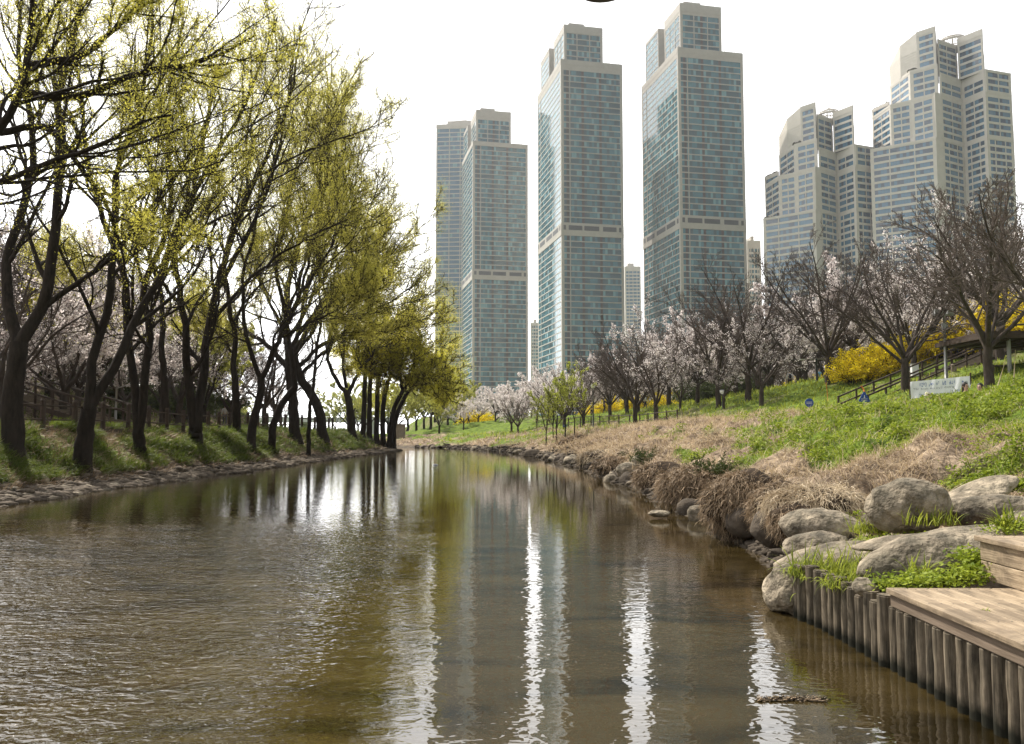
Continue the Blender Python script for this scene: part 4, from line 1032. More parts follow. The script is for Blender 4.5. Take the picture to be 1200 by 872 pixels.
B('long tan boulder at the right behind the steps', 1168, 600, 8.5, .98, .6, .36, R(-5), (0, R(-4)), seed=8, group=BG)
B('small round stone touching the left end of the long tan boulder', 1119, 603, 8.6, .34, .4, .33, 0, seed=9, group=BG)
B('pale slanted slab behind the big grey boulder', 1140, 584, 9.4, 1.0, .7, .26, R(8), (0, R(-24)), seed=10, group=BG, facet=1)
B('rounded grey tan boulder under the straw, left of the big grey one', 962, 622, 10.3, 1.02, .8, .52, 0, (0, R(5)), seed=12, group=BG)
B('smooth pale slab lying flat above the log piles', 985, 655, 8.5, 1.25, .8, .30, R(-6), (0, R(-10)), seed=14, group=BG)
B('smooth domed boulder in front of the straw bank at the water corner', 960, 645, 8.9, .72, .7, .40, R(4), seed=15, group=BG)
B('pale angular boulder leaning down into the water left of the first log pile', 928, 692, 8.35, .52, .6, .55, R(20), (0, R(22)), seed=16, group=BG, facet=1)
B('long dark grey boulder lying above the deck corner', 1100, 650, 7.3, 1.45, .62, .44, R(6), (0, R(-13)), seed=18, group=BG, rough=.12)
B('thin pale slab between the big boulder and the long dark one', 1062, 636, 7.9, .95, .5, .14, R(4), (0, R(-5)), seed=19, group=BG)
B('pale stone at the right edge above the upper step', 1197, 612, 7.8, .34, .4, .20, 0, seed=20, group=BG)
B('grey stone wedged left of the big grey boulder', 1030, 612, 8.9, .40, .4, .34, 0, seed=21, group=BG, facet=1)
B('small block of stone at the deck corner', 1015, 688, 6.75, .22, .2, .15, R(20), seed=22, group=BG, facet=1)
B('dark rounded rock half buried in straw at the waterline', 906, 620, 11.6, .62, .6, .60, 0, seed=24, m='rock_brown', group=BG)
B('dark rock under hanging roots', 872, 612, 13.2, .60, .6, .55, 0, seed=25, m='rock_brown', group=BG)
B('pointed light stone standing in the shallows', 819, 603, 16.9, .44, .4, .40, R(30), (0, R(12)), seed=26, facet=1, group=BG)
B('flat pale stone alone in the shallows', 773, 602, 17.3, .50, .34, .14, 0, seed=27, facet=1, group=BG)
B('orange tinted stone behind the pointed light one', 829, 594, 17.4, .22, .3, .2, 0, seed=28, facet=1, group=BG)
B('flat wet rock at the foot of the straw bank', 922, 646, 10.9, .42, .3, .08, 0, seed=29, group=BG, m='rock_brown')
B('low flat rock awash below the root clump', 870, 622, 13.4, .46, .3, .09, 0, seed=30, group=BG, m='rock_brown')
B('upright brown rock beside a dark evergreen clump', 748, 548, 30, .75, .6, .85, 0, seed=31, group=BG)
B('rounded brown rock left of the upright one', 735, 552, 29.6, .8, .6, .65, 0, seed=32, group=BG)
B('grey rock at the water below the saplings', 660, 541, 52, 1.5, 1.0, 1.0, R(20), seed=33, facet=1, group=BG, m='rock_brown')
B('pale stone at the foot of the left bank near the frame edge', 38, 560, 25.5, .95, .5, .5, 0, seed=34, group='stones of the left bank', z=.28)
B('flat grey stone behind the low-splitting tree', 140, 508, 38, 1.6, .8, .35, 0, seed=35, group='stones of the left bank', z=1.5)
# rocks lining the right waterline: one of each kind, copied
RK = [np_mesh('rock', *rock_mesh(60+i, 3, .2, facet=i % 2), M['rock_brown' if i % 3 else 'rock'], True, link=False) for i in range(6)]
Yk = 10.8
r3 = random.Random(3)
while Yk < 104:
    s = r3.choice((.15, .22, .3, .4, .6))*r3.uniform(.8, 1.2)*(1+.006*Yk); x = float(xr(Yk))+r3.uniform(-.15, .5)
    o = bpy.data.objects.new('shore_rock', RK[r3.randrange(6)]); COL.objects.link(o); o.location = (x, Yk, .02+r3.uniform(-.05, .18)); o.scale = (s*r3.uniform(.9, 1.5), s, s*r3.uniform(.6, 1)); o.rotation_euler = (r3.uniform(-.3, .3), r3.uniform(-.3, .3), r3.uniform(0, 6))
    tag(o, 'small brown rock lining the foot of the right bank', 'rock', 'brown rocks lining the right waterline')
    Yk += s*r3.uniform(.5, 2.4)/float(slope_scale('r', Yk))**-1*1.0 + .1
# low flat stones of the left shelf, and gravel both sides
def stones(n, gen, size, m, name):
    base = [rock_mesh(80+i, 1, .2, facet=1) for i in range(5)]
    Xs, Ys, Zs, S = gen(n); Vs, Fs, c = [], [], 0
    for i in range(len(Xs)):
        V, F = base[i % 5]; a = rng.random()*6.28; ca_, sa = math.cos(a), math.sin(a); q = S[i]
        W = np.stack([(V[:, 0]*ca_-V[:, 1]*sa)*q*1.3, (V[:, 0]*sa+V[:, 1]*ca_)*q, V[:, 2]*q*.55], -1)+(Xs[i], Ys[i], Zs[i])
        Vs.append(W); Fs.append(F+c); c += len(V)
    tag(np_mesh(name, np.concatenate(Vs), np.concatenate(Fs), m), kind='stuff')
def gL(n):
    u = rng.random(n); Y = 17*(90/17)**u; s = np.abs(rng.normal(size=n))*.75-.1; X = xl(Y)-s/slope_scale('l', Y); sz = rng.uniform(.06, .34, n)*rng.uniform(.4, 1, n)*(1+Y/90)
    return X, Y, H(X, Y)+sz*.1, sz
stones(5200, gL, 0, M['rock_brown'], 'shore_gravel')
def gL2(n):
    u = rng.random(n); Y = 17*(90/17)**u; s = rng.uniform(-.1, 1.3, n); X = xl(Y)-s/slope_scale('l', Y); sz = rng.uniform(.15, .5, n)
    return X, Y, H(X, Y)+.0, sz
stones(260, gL2, 0, M['rock'], 'pale_shelf_stones')
def gR(n):
    u = rng.random(n); Y = 9.5*(100/9.5)**u; s = np.abs(rng.normal(size=n))*.4-.15; X = xr(Y)+s/slope_scale('r', Y); sz = rng.uniform(.05, .22, n)*(1+Y/60)
    return X, Y, H(X, Y)+sz*.1, sz
stones(3000, gR, 0, M['rock_brown'], 'shore_pebbles')

# root and straw mounds hanging over the waterline on the right
def straw_mound(label, px, py, Y, w, h, seed, dens=1500, m='straw_dark'):
    c = at(px, py, Y); root = empty('straw_mound', (c[0], c[1], c[2]), label, 'grass clump', 'dry straw mounds over the waterline')
    V, F = rock_mesh(seed, 3, .22); V = V*np.array([w, w*.8, h])
    np_mesh('soil', V, F, M['soil'], True, root)
    r_ = np.random.default_rng(seed); n = int(dens*1.7); d = norm(r_.normal(size=(n, 3))*np.array([1, 1, .8])+np.array([-.1, -.5, .35]))
    P = np.empty((n, 6, 3)); P[:, 0] = d*np.array([w, w*.8, h])*.46; g = norm(d+r_.normal(size=(n, 3))*.9)
    L = r_.uniform(.12, .5, n)*w*.55
    for k in range(1, 6):
        g = norm(g+r_.normal(size=(n, 3))*.35+np.array([-.05, -.10, -.42])); P[:, k] = P[:, k-1]+g*(L/5)[:, None]
        e = P[:, k]/np.array([w, w*.8, h]); q = np.linalg.norm(e, axis=1); fix = q < .5; P[fix, k] *= (.5/q[fix])[:, None]
    sd = norm(np.cross(P[:, 1]-P[:, 0], r_.normal(size=(n, 3))))[:, None]*(.00042*Y)*np.linspace(1, .4, 6)[None, :, None]
    VV = np.stack([P-sd, P+sd], 2).reshape(-1, 3); b = (np.arange(n)*12)[:, None]; k = (np.arange(5)*2)[None]
    FF = np.stack([b+k, b+k+1, b+k+3, b+k+2], -1).reshape(-1, 4)
    np_mesh('hanging_straw', VV, FF, M[m], False, root)
M['soil'] = mat('dark bank soil', (.045,.032,.022), .95, .1, noise=6, var=.5, bump=(12,.9,.05))
straw_mound('big tangled straw mound drooping to the water, left of the dark rocks', 872, 590, 13.6, 1.25, 1.0, 41, 2600)
straw_mound('straw mound hanging over the rounded grey tan boulder', 955, 592, 11.3, 1.3, .55, 42, 1600, 'straw')
straw_mound('brown root mound further up the shore behind the pointed stone', 812, 572, 19, 1.5, .95, 43, 1500)
straw_mound('brown mound above the two dark rocks', 915, 596, 12.2, .9, .75, 44, 1500)
straw_mound('low brown mound beside the upright brown rock', 775, 560, 25, 1.6, .9, 45, 900)
straw_mound('small brown mound between the root mound and the upright rock', 795, 566, 21.5, 1.1, .6, 47, 700)
straw_mound('flattened brown mound beyond the upright brown rock', 722, 546, 34, 1.8, .8, 48, 600)
straw_mound('pale straw mound on the shore midway to the saplings', 704, 538, 42, 2.2, .9, 49, 500, 'straw')
straw_mound('straw clump above the flat wet rock by the domed boulder', 935, 612, 10.9, .75, .45, 50, 900)
straw_mound('dark mound under the leaning green sapling', 680, 523, 60, 3.0, 1.6, 46, 500)

# clumps of grass and weeds round the deck stones
def tussock(label, px, py, Y, n, h, m='grass', spread=.12, lean=.25, broad=.012, z=None, yellow=False):
    c = at(px, py, Y)
    r_ = rng; X = c[0]+np.clip(r_.normal(size=n), -1.6, 1.6)*spread; Yy = c[1]+np.clip(r_.normal(size=n), -1.6, 1.6)*spread*.7; Z = np.full(n, c[2]-.02)
    P = np.empty((n, 5, 3)); P[:, 0] = np.stack([X, Yy, Z], -1); a = r_.random(n)*6.28; hh = h*r_.uniform(.4, 1.25, n); ln = lean*r_.uniform(.3, 2, n)
    for k in range(1, 5):
        an = ln*(1+.8*k); P[:, k] = P[:, k-1]+(hh/4)[:, None]*np.stack([np.cos(a)*np.sin(an), np.sin(a)*np.sin(an), np.cos(an)], -1)
    sd = np.stack([-np.sin(a), np.cos(a), a*0], -1)[:, None]*(broad*.5)*np.array([.7, 1, .9, .6, .1])[None, :, None]
    V = np.stack([P-sd, P+sd], 2).reshape(-1, 3); b = (np.arange(n)*10)[:, None]; k = (np.arange(4)*2)[None]
    F = np.stack([b+k, b+k+1, b+k+3, b+k+2], -1).reshape(-1, 4)
    o = np_mesh('grass_tuft', V, F, M[m], origin=c); return tag(o, label, 'grass tuft', 'grass tufts among the deck boulders')
tussock('wide yellow green grass tuft spilling over the log pile tops', 978, 672, 8.0, 620, .30, 'grass', .24, .3, .012)
tussock('grass tuft left of the small corner block', 1000, 684, 7.2, 300, .20, 'grass', .15, .35, .010)
tussock('grass tuft growing in front of the big grey boulder', 1090, 612, 8.1, 130, .20, 'grass', .16, .2, .010)
tussock('grass tuft at the left foot of the big grey boulder', 1018, 622, 8.8, 140, .22, 'grass', .10, .25, .010)
tussock('spiky yellow grass tuft above the upper step', 1184, 616, 7.3, 70, .24, 'grass', .07, .22, .014)
tussock('tall bladed grass tuft on the deck side of the long dark boulder', 1078, 672, 6.9, 60, .20, 'grass', .06, .3, .012)
tussock('low grass tuft on the flat pale slab', 1060, 645, 7.9, 90, .10, 'grass', .15, .3, .009)
tussock('small tuft growing between two deck planks', 1156, 713, 5.5, 40, .035, 'weed', .03, .5, .008)
tussock('thin grass tuft hanging beside the first log pile', 942, 694, 8.0, 30, .18, 'grass', .03, .4, .010)
def weedclump(label, pts, size, n):
    C_ = np.array([at(*p) for p in pts]); i = rng.integers(0, len(C_)-1, n) if len(C_) > 1 else np.zeros(n, int); f = rng.random(n)[:, None]
    c = C_[i]*(1-f)+C_[i+1]*f + np.clip(rng.normal(size=(n, 3)), -1.9, 1.9)*np.array([.08, .10, .035])
    a = norm(rng.normal(size=(n, 3))*np.array([1, 1, .5])); b = norm(np.cross(a, norm(rng.normal(size=(n, 3))*.5+np.array([0, 0, 1])))); s = size*rng.uniform(.6, 1.4, (n, 1))
    V = np.stack([c-a*s*.5, c+b*s*.32, c+a*s*.5, c-b*s*.32], 1).reshape(-1, 3)
    o = np_mesh('leafy_weed', V, np.arange(n*4).reshape(n, 4), M['weed'], origin=C_[0]); tag(o, label, 'weed', 'leafy weeds round the deck')
weedclump('leafy weeds along the foot of the long dark boulder', [(1035, 683, 6.6), (1085, 680, 6.6), (1130, 674, 6.6), (1155, 668, 6.7)], .035, 1900)
weedclump('leafy weeds climbing the left end of the upper step', [(1128, 655, 6.9), (1150, 650, 6.8), (1158, 672, 6.6)], .038, 900)
weedclump('small weeds on the pale slab', [(1020, 640, 8.2), (1045, 632, 8.2), (1085, 628, 8.1)], .03, 400)
weedclump('low green weeds above the upper step', [(1150, 622, 7.3), (1195, 618, 7.2), (1215, 616, 7.2)], .03, 700)
weedclump('green weeds behind the long tan boulder', [(1150, 572, 9.8), (1180, 566, 9.8), (1215, 570, 9.6)], .045, 1700)
for lb, p in (('dark evergreen clump by the upright brown rock', (757, 545, 30)), ('small dark evergreen clump on the straw slope', (738, 545, 36)), ('mossy green clump above the root mound', (832, 566, 19))):
    c = at(*p); o = empty('leafy_shrub', c, lb, 'shrub', 'small clumps on the straw slope'); o.scale = (.28, .28, .3)
    for k, me in BUSH[0].items():
        q = bpy.data.objects.new(k, me if k == 'stems' else me); COL.objects.link(q); q.parent = o

# ------------------------------------------------------------------ timber deck and log pile wall
dk = empty('timber_deck', (2.75, 5, .58), 'weathered plank deck with a front fascia above the log piles', 'deck')
def plank(name, x0, y0, z0, x1, y1, z1, m='plank', parent=dk, bev=.006):
    c = ((x0+x1)/2, (y0+y1)/2, (z0+z1)/2); mb = MB(); mb.box(x0-c[0], y0-c[1], z0-c[2], x1-c[0], y1-c[1], z1-c[2])
    o = mb.build(name, M[m], parent, bevel=bev)
    if name.endswith('_plank'):
        sb = MB(); yy = y1-.06
        while yy > y0:
            for fx in (.22, .78): sb.tube([(x0+(x1-x0)*fx-c[0], yy-c[1], z1-c[2]-.004), (x0+(x1-x0)*fx-c[0], yy-c[1], z1-c[2]+.0015)], .0045, 8)
            yy -= .52
        sb.build('screws', M['metal_dark'], o)
    pl = parent.location; o.location = (c[0]-pl[0], c[1]-pl[1], c[2]-pl[2]); return o
X0, YE = 2.74, 6.28
for k in range(6):
    a = X0-.03+k*.151
    plank('deck_plank', a, 1.2, .545, a+.145, YE+r3.uniform(-.02, .02), .585)
plank('fascia_board', X0-.006, 1.2, .455, X0+.034, YE-.01, .543, 'plank_dark')
plank('end_board', X0+.04, YE-.06, .44, 3.6, YE-.02, .543, 'plank_dark')
st = empty('upper_step', (3.62, 5, .9), 'raised plank step with two riser boards at the right edge', 'step')
XS = 3.60
for k in range(9):
    a = XS-.03+k*.151
    plank('step_plank', a, 1.2, .875, a+.145, 6.66+r3.uniform(-.02, .02), .915, parent=st)
plank('riser_board', XS-.003, 1.2, .735, XS+.03, 6.64, .872, parent=st, m='plank')
plank('riser_board', XS-.001, 1.2, .592, XS+.032, 6.64, .730, parent=st, m='plank')
plank('end_board', XS+.035, 6.60, .60, 4.95, 6.64, .872, parent=st, m='plank_dark')
def pile_mat():
    m = bpy.data.materials.new('weathered log pile'); m.use_nodes = True; t = m.node_tree; b = t.nodes['Principled BSDF']
    b.inputs['Roughness'].default_value = .85; b.inputs['Specular IOR Level'].default_value = .2
    tc = t.nodes.new('ShaderNodeTexCoord'); oi = t.nodes.new('ShaderNodeObjectInfo')
    ad = t.nodes.new('ShaderNodeVectorMath'); ad.operation = 'ADD'; t.links.new(tc.outputs['Object'], ad.inputs[0])
    sc_ = t.nodes.new('ShaderNodeMath'); sc_.operation = 'MULTIPLY'; sc_.inputs[1].default_value = 30; t.links.new(oi.outputs['Random'], sc_.inputs[0]); t.links.new(sc_.outputs[0], ad.inputs[1])
    def nz(scale, s3, det=8, ro=.65):
        mp = t.nodes.new('ShaderNodeMapping'); mp.inputs['Scale'].default_value = s3; t.links.new(ad.outputs[0], mp.inputs[0])
        n = t.nodes.new('ShaderNodeTexNoise'); n.inputs['Scale'].default_value = scale; n.inputs['Detail'].default_value = det; n.inputs['Roughness'].default_value = ro; t.links.new(mp.outputs[0], n.inputs['Vector']); return n.outputs[0]
    def rp(f, *st):
        r = t.nodes.new('ShaderNodeValToRGB'); e = r.color_ramp.elements
        while len(e) < len(st): e.new(.5)
        for q, (p, c) in zip(e, st): q.position = p; q.color = (*c, 1)
        t.links.new(f, r.inputs[0]); return r.outputs[0]
    grain = rp(nz(34, (1, 1, .07)), (.30, (.02,.016,.012)), (.44, (.085,.072,.055)), (.58, (.16,.135,.105)), (.78, (.30,.265,.215)))
    blot = rp(nz(5, (1, 1, .6)), (.35, (.45,.45,.42)), (.65, (1.35,1.3,1.2)))
    mx = t.nodes.new('ShaderNodeMix'); mx.data_type = 'RGBA'; mx.blend_type = 'MULTIPLY'; mx.inputs[0].default_value = 1; t.links.new(grain, mx.inputs[6]); t.links.new(blot, mx.inputs[7])
    sx = t.nodes.new('ShaderNodeSeparateXYZ'); t.links.new(tc.outputs['Object'], sx.inputs[0])
    ma = t.nodes.new('ShaderNodeMath'); ma.operation = 'MULTIPLY_ADD'; ma.inputs[1].default_value = .16; t.links.new(nz(7, (1, 1, .5), 5), ma.inputs[0]); t.links.new(sx.outputs[2], ma.inputs[2])
    mr = t.nodes.new('ShaderNodeMapRange'); mr.inputs[1].default_value = .13; mr.inputs[2].default_value = .20; t.links.new(ma.outputs[0], mr.inputs[0])
    m2 = t.nodes.new('ShaderNodeMix'); m2.data_type = 'RGBA'; t.links.new(mr.outputs[0], m2.inputs[0]); m2.inputs[6].default_value = (.012,.012,.007,1); t.links.new(mx.outputs[2], m2.inputs[7])
    t.links.new(m2.outputs[2], b.inputs['Base Color'])
    bp = t.nodes.new('ShaderNodeBump'); bp.inputs['Strength'].default_value = 1; bp.inputs['Distance'].default_value = .008; t.links.new(nz(30, (1, 1, .07)), bp.inputs['Height']); t.links.new(bp.outputs[0], b.inputs['Normal'])
    return m
M['pile'] = pile_mat(); M['pile_wet'] = M['pile']
pw = empty('log_pile_wall', (2.75, 6, 0), 'row of upright round log piles holding the bank under the deck', 'retaining wall')
Yp = 8.05; k = 0
while Yp > 2.2:
    rad = r3.uniform(.056, .068); px_ = 2.70+.004*(8-Yp)*5+r3.uniform(-.012, .012)+(.10 if Yp < 6.3 else .0)*0
    if Yp > 7.5: px_ -= (Yp-7.5)*.12
    top = .452 if Yp < 6.35 else .47+r3.uniform(-.03, .03)+.02*(Yp-6.3)
    px_ = 2.765 + (px_-2.70)*.5 if Yp < 6.35 else px_+.03
    wet = .085+r3.uniform(-.02, .03)
    mb = MB(); ln = r3.uniform(-.004, .004); top += 0 if Yp < 6.35 else r3.uniform(-.025, .03)
    wz = [r3.uniform(.975, 1.02) for _ in range(4)]
    mb.tube([(0, 0, -.4), (ln*.3, ln*.4, wet), (-ln, ln, top*.45), (ln*1.5, -ln, top*.7), (ln, 0, top-.012)], [rad*q for q in wz]+[rad*.98], 14, 0, cap=False)
    mb.tube([(ln, 0, top-.012), (ln, 0, top)], [rad*.985, rad*.93], 14, 0, cap=True)
    o = mb.build('log_pile', [M['pile'], M['pile_wet']], pw, smooth=False)
    o.location = (px_-2.75, Yp-6, 0); o.rotation_euler = (0, 0, r3.uniform(0, 6))
    for p in o.data.polygons: p.use_smooth = len(p.vertices) == 4
    Yp -= rad*2+r3.uniform(.004, .02); k += 1
# floating raft of twigs and leaves, with small drift bits
rt = at(925, 806, 5.6); rt[2] = 0
def drift(label, c, L, n, name='floating_debris'):
    mb = MB(); q = random.Random(n)
    for i in range(n):
        f = q.random(); x = (f-.5)*L; y = q.gauss(0, .018)-abs(f-.5)*.05; a = q.uniform(-1.2, 1.2); l = q.uniform(.01, .055)
        if q.random() < .5: mb.tube([(x, y, q.uniform(0, .012)), (x+math.cos(a)*l, y+math.sin(a)*l, q.uniform(.002, .022))], q.uniform(.001, .003), 4, q.randrange(2))
        else:
            z = q.uniform(.003, .016); mb.quad((x, y, z), (x+l*.4, y+.006, z+.006), (x+l*.5, y+.02, z+.003), (x+l*.1, y+.018, z-.001), q.randrange(3))
    o = mb.build(name, [M['straw_dark'], M['bark'], M['rock']]); o.location = tuple(c); return tag(o, label, 'debris')
drift('thin raft of twigs and dead leaves floating near the log piles', rt, .44, 520)
p_ = at(730, 656, 90); 
for k, (px, Y, lb) in enumerate(((508, 46, 'small white scrap floating in the middle of the far river'),)):
    c = (gpos(px, Y), Y, 0.0); mb = MB(); mb.tube([(0, 0, .0), (.12, .0, .04), (.26, .02, .02)], [.03, .05, .02], 6); o = mb.build('floating_scrap', M['white']); o.location = c; tag(o, lb, 'debris')
# ------------------------------------------------------------------ fences, stairs, shelter, lamps, signs, people
def rail_run(name, label, pts, m, post_h=1.1, rails=(.45, .95), step=2.0, pr=.07, rr_=.035, bottom=True, group=None, zoff=0.0):
    "posts and rails that follow pts [(x,y,z)]; every post and rail its own part"
    P = [np.array(p, float) for p in pts]
    root = empty(name, P[0], label, 'fence', group)
    L = np.cumsum([0]+[np.linalg.norm(P[i+1]-P[i]) for i in range(len(P)-1)]); n = int(round(L[-1]/step))
    pos = [np.array([np.interp(u, L, [p[j] for p in P]) for j in range(3)])-P[0] for u in np.linspace(0, L[-1], n+1)]
    pm = MB(); pm.tube([(0, 0, -.4), (0, 0, post_h-.06)], pr, 8, 0); pm.tube([(0, 0, post_h-.06), (0, 0, post_h-.03)], pr*.8, 8, 0); pm.tube([(0, 0, post_h-.03), (0, 0, post_h+.05)], [pr*1.15, pr*.7], 8, 0)
    first = pm.build('post', M[m], root)
    for i, p in enumerate(pos):
        o = first if i == 0 else first.copy()
        if i: COL.objects.link(o); o.parent = root
        o.location = tuple(p)
    for i in range(n):
        for h in rails:
            mb = MB(); mb.tube([pos[i]+(0, 0, h), pos[i+1]+(0, 0, h)], rr_, 6); mb.build('rail', M[m], root)
        if bottom:
            mb = MB(); mb.beam(pos[i]+(0, 0, .03), pos[i+1]+(0, 0, .03), .12, .16); mb.build('kerb_beam', M[m], root)
    return root
xs = [-16.4+.3*math.sin(y*.2) for y in range(24, 84, 6)]
rail_run('wooden_fence', 'dark wooden post and rail fence along the boardwalk on the left bank', [(x, y, float(H(x, y))) for x, y in zip(xs, range(24, 84, 6))], 'wood_dark', 1.15, pr=.10)
# boardwalk strip behind it
mb = MB()
for k in range(150):
    y = 22+k*.42; mb.box(-19.2, y, 1.93, -16.6, y+.39, 1.975)
tag(mb.build('boardwalk', M['plank'], bevel=0), kind='structure')
# left stairs climbing the hillside
def stairs(name, label, a, b, width, n, m, railm, railpost=1.0):
    a = np.array(a, float); b = np.array(b, float); root = empty(name, a, label, 'stairs')
    d = (b-a); h = d.copy(); h[2] = 0; h /= np.linalg.norm(h); s = np.array([-h[1], h[0], 0])*width/2
    for k in range(n):
        p = d*(k+.5)/n; mb = MB(); mb.beam(p-s, p+s, .30, .06); mb.build('step', M[m], root)
    for sg in (-1, 1):
        mb = MB(); mb.beam(s*sg-(0, 0, .15), d+s*sg-(0, 0, .15), .08, .25); mb.build('stringer', M[railm], root)
        k = max(3, int(np.linalg.norm(d)/1.6))
        for i in range(k+1):
            p = d*i/k+s*sg; mb = MB(); mb.tube([p-(0, 0, .9), p+(0, 0, railpost)], .06, 6); mb.build('post', M[railm], root)
        for hh in (.5, .95):
            mb = MB(); mb.beam(s*sg+(0, 0, hh), d+s*sg+(0, 0, hh), .07, .09); mb.build('rail', M[railm], root)
    return root
stairs('wooden_stairs', 'grey wooden stairs with railings climbing the left hillside', at(148, 500, 42), at(22, 462, 47), 1.8, 18, 'wood_pale', 'wood_dark')
a_ = at(1000, 484, 48); b_ = at(1195, 398, 58)
stairs('wooden_stairs', 'long wooden stairs with dark railings rising to the shelter on the right', a_, b_, 1.9, 44, 'wood_pale', 'wood_dark')
rail_run('wooden_fence', 'dark post and rail fence on the grassy path behind the right bank', [(*q, float(H(*q))) for q in ((12.0, 62), (11.0, 75), (8.0, 90), (3.0, 103))], 'wood_dark', 1.0, step=3, bottom=False, pr=.06)
# shelter
sh0 = at(1150, 398, 42); sx = 23.0; gz = float(H(25.5, 43.5))
sr0 = empty('shelter', (25, 43, gz), 'open timber shelter with a flat brown roof at the right edge', 'shelter')
def part(name, fn, m, parent, **k):
    mb = MB(); fn(mb); return mb.build(name, M[m], parent, **k)
zr_ = at(1150, 396, 42)[2]
part('roof', lambda b: (b.box(-1.7, -1.2, zr_-gz-.02, 7, 3.8, zr_-gz+.20), b.box(-1.55, -1.05, zr_-gz+.203, 6.9, 3.65, zr_-gz+.34)), 'wood_dark', sr0)
for (x, y) in ((-.2, -.6), (.6, 3.0), (3.6, -.6), (3.9, 3.0)):
    part('post', lambda b: b.tube([(x, y, -2.0), (x, y, zr_-gz-.02)], .10, 8), 'metal_grey', sr0)
for k in range(9):
    part('rafter', lambda b: b.box(-1.5+k*.95, -1.1, zr_-gz-.14, -1.4+k*.95, 3.7, zr_-gz-.024), 'wood_dark', sr0)
part('bench', lambda b: (b.box(.2, 1.8, .25, 3.4, 2.3, .32), b.box(.4, 1.9, -.6, .5, 2.2, .25), b.box(3.0, 1.9, -.6, 3.1, 2.2, .25)), 'wood_pale', sr0)

def pole(label, px, Y, ytop, m='metal_grey', r=.06, head='lamp', name='lamp_post', ybot=None, arm=.9):
    x = gpos(px, Y); z0 = float(H(x, Y)); z1 = at(px, ytop, Y)[2]; h = z1-z0
    root = empty(name, (x, Y, z0), label, 'lamp post' if head else 'pole')
    part('pole', lambda b: b.tube([(0, 0, -.5), (0, 0, h*.5), (0, 0, h)], [r*1.15, r, r*.75], 10), m, root, smooth=True)
    if head == 'lamp':
        part('base_plate', lambda b: b.tube([(0, 0, 0), (0, 0, .3)], [r*2, r*1.6], 10), m, root)
        part('arm', lambda b: b.tube([(0, 0, h-.1), (arm*.5, 0, h+.05), (arm, 0, h)], r*.5, 6), m, root)
        part('lamp_head', lambda b: (b.tube([(arm-.05, 0, h), (arm+.25, 0, h+.02), (arm+.5, 0, h-.03)], [.06, .12, .07], 8)), 'white', root, smooth=True)
    elif head == 'flood':
        part('arm', lambda b: b.beam((-.5, 0, h-.15), (.5, 0, h-.15), .07, .07), m, root)
        for k, x_ in enumerate((-.42, -.1, .3)):
            part('floodlight', lambda b: (b.box(x_-.14, -.16, h-.12, x_+.14, .10, h+.14), b.box(x_-.11, -.19, h-.09, x_+.11, -.162, h+.11)), 'metal_grey', root)
        part('control_box', lambda b: b.box(-.13, -.12, h-1.1, .13, .10, h-.6), 'metal_grey', root)
    elif head == 'cross':
        part('arm', lambda b: b.beam((-1.2, 0, h-.05), (1.2, 0, h-.05), .06, .06), 'metal_grey', root)
        part('lamp_head', lambda b: (b.box(-1.35, -.1, h-.13, -.9, .1, h-.083), b.box(.9, -.1, h-.13, 1.35, .1, h-.083)), 'white', root)
    elif head == 'globe':
        part('lamp_head', lambda b: (b.tube([(0, 0, h), (0, 0, h+.12), (0, 0, h+.3), (0, 0, h+.34)], [.08, .2, .22, .05], 10)), 'white', root, smooth=True)
        part('cap', lambda b: b.tube([(0, 0, h+.342), (0, 0, h+.40)], [.26, .10], 10), m, root)
    return root
pole('tall grey pole carrying floodlights behind the white banner', 1110, 46, 366, r=.08, head='flood')
pole('dark lamp pole with a crossarm beside the dressed walkers', 958, 66, 420, 'metal_dark', .09, 'cross')
pole('tan wooden pole behind the walker with a backpack', 922, 90, 412, 'wood_pale', .10, None, 'wooden_pole')
pole('dark globe lamp post on the crest left of the twin trunks', 847, 66, 462, 'metal_dark', .06, 'globe')
pole('slim dark lamp post on the grassy slope below the cherries', 695, 82, 455, 'metal_dark', .07, 'globe')
pole('globe lamp post deep in the middle of the grove', 786, 100, 448, 'metal_dark', .08, 'globe')
pole('grey lamp post with white head on the left path', 136, 44, 453, 'metal_grey', .06, 'lamp')
pole('pale cross-topped pole on the left hillside', 93, 55, 432, 'metal_grey', .08, 'cross')
pole('thin lamp post far down the left path', 252, 74, 466, 'metal_grey', .07, 'globe')
# twin timber posts behind the banner, and the white box
for k, (px, lb) in enumerate(((1118, 'short grey bollard post at the foot of the floodlight pole'), (1066, 'short grey bollard post left of the white box'))):
    x = gpos(px, 50); z = float(H(x, 50)); o = empty('bollard', (x, 50, z), lb, 'bollard'); top = at(px, 428 if k == 0 else 436, 50)[2]-z
    part('post', lambda b: b.tube([(0, 0, -.6), (0, 0, top)], .10, 10), 'wood_pale', o); part('cap', lambda b: b.tube([(0, 0, top), (0, 0, top+.07)], [.12, .05], 10), 'wood_pale', o)
x = gpos(1073, 55); z = float(H(x, 55)); zb = at(1073, 441, 55)[2]; o = empty('utility_box', (x, 55, z), 'white metal cabinet in front of a dark trunk', 'cabinet')
part('cabinet', lambda b: b.box(-.22, -.15, zb-z, .22, .15, zb-z+.78), 'white', o, bevel=.02)
part('door', lambda b: b.box(-.18, -.165, zb-z+.06, .18, -.152, zb-z+.72), 'white', o); part('mount_pole', lambda b: b.tube([(0, 0, -.5), (0, 0, zb-z)], .06, 8), 'metal_grey', o)
part('cap', lambda b: b.box(-.25, -.18, zb-z+.782, .25, .18, zb-z+.83), 'metal_grey', o)

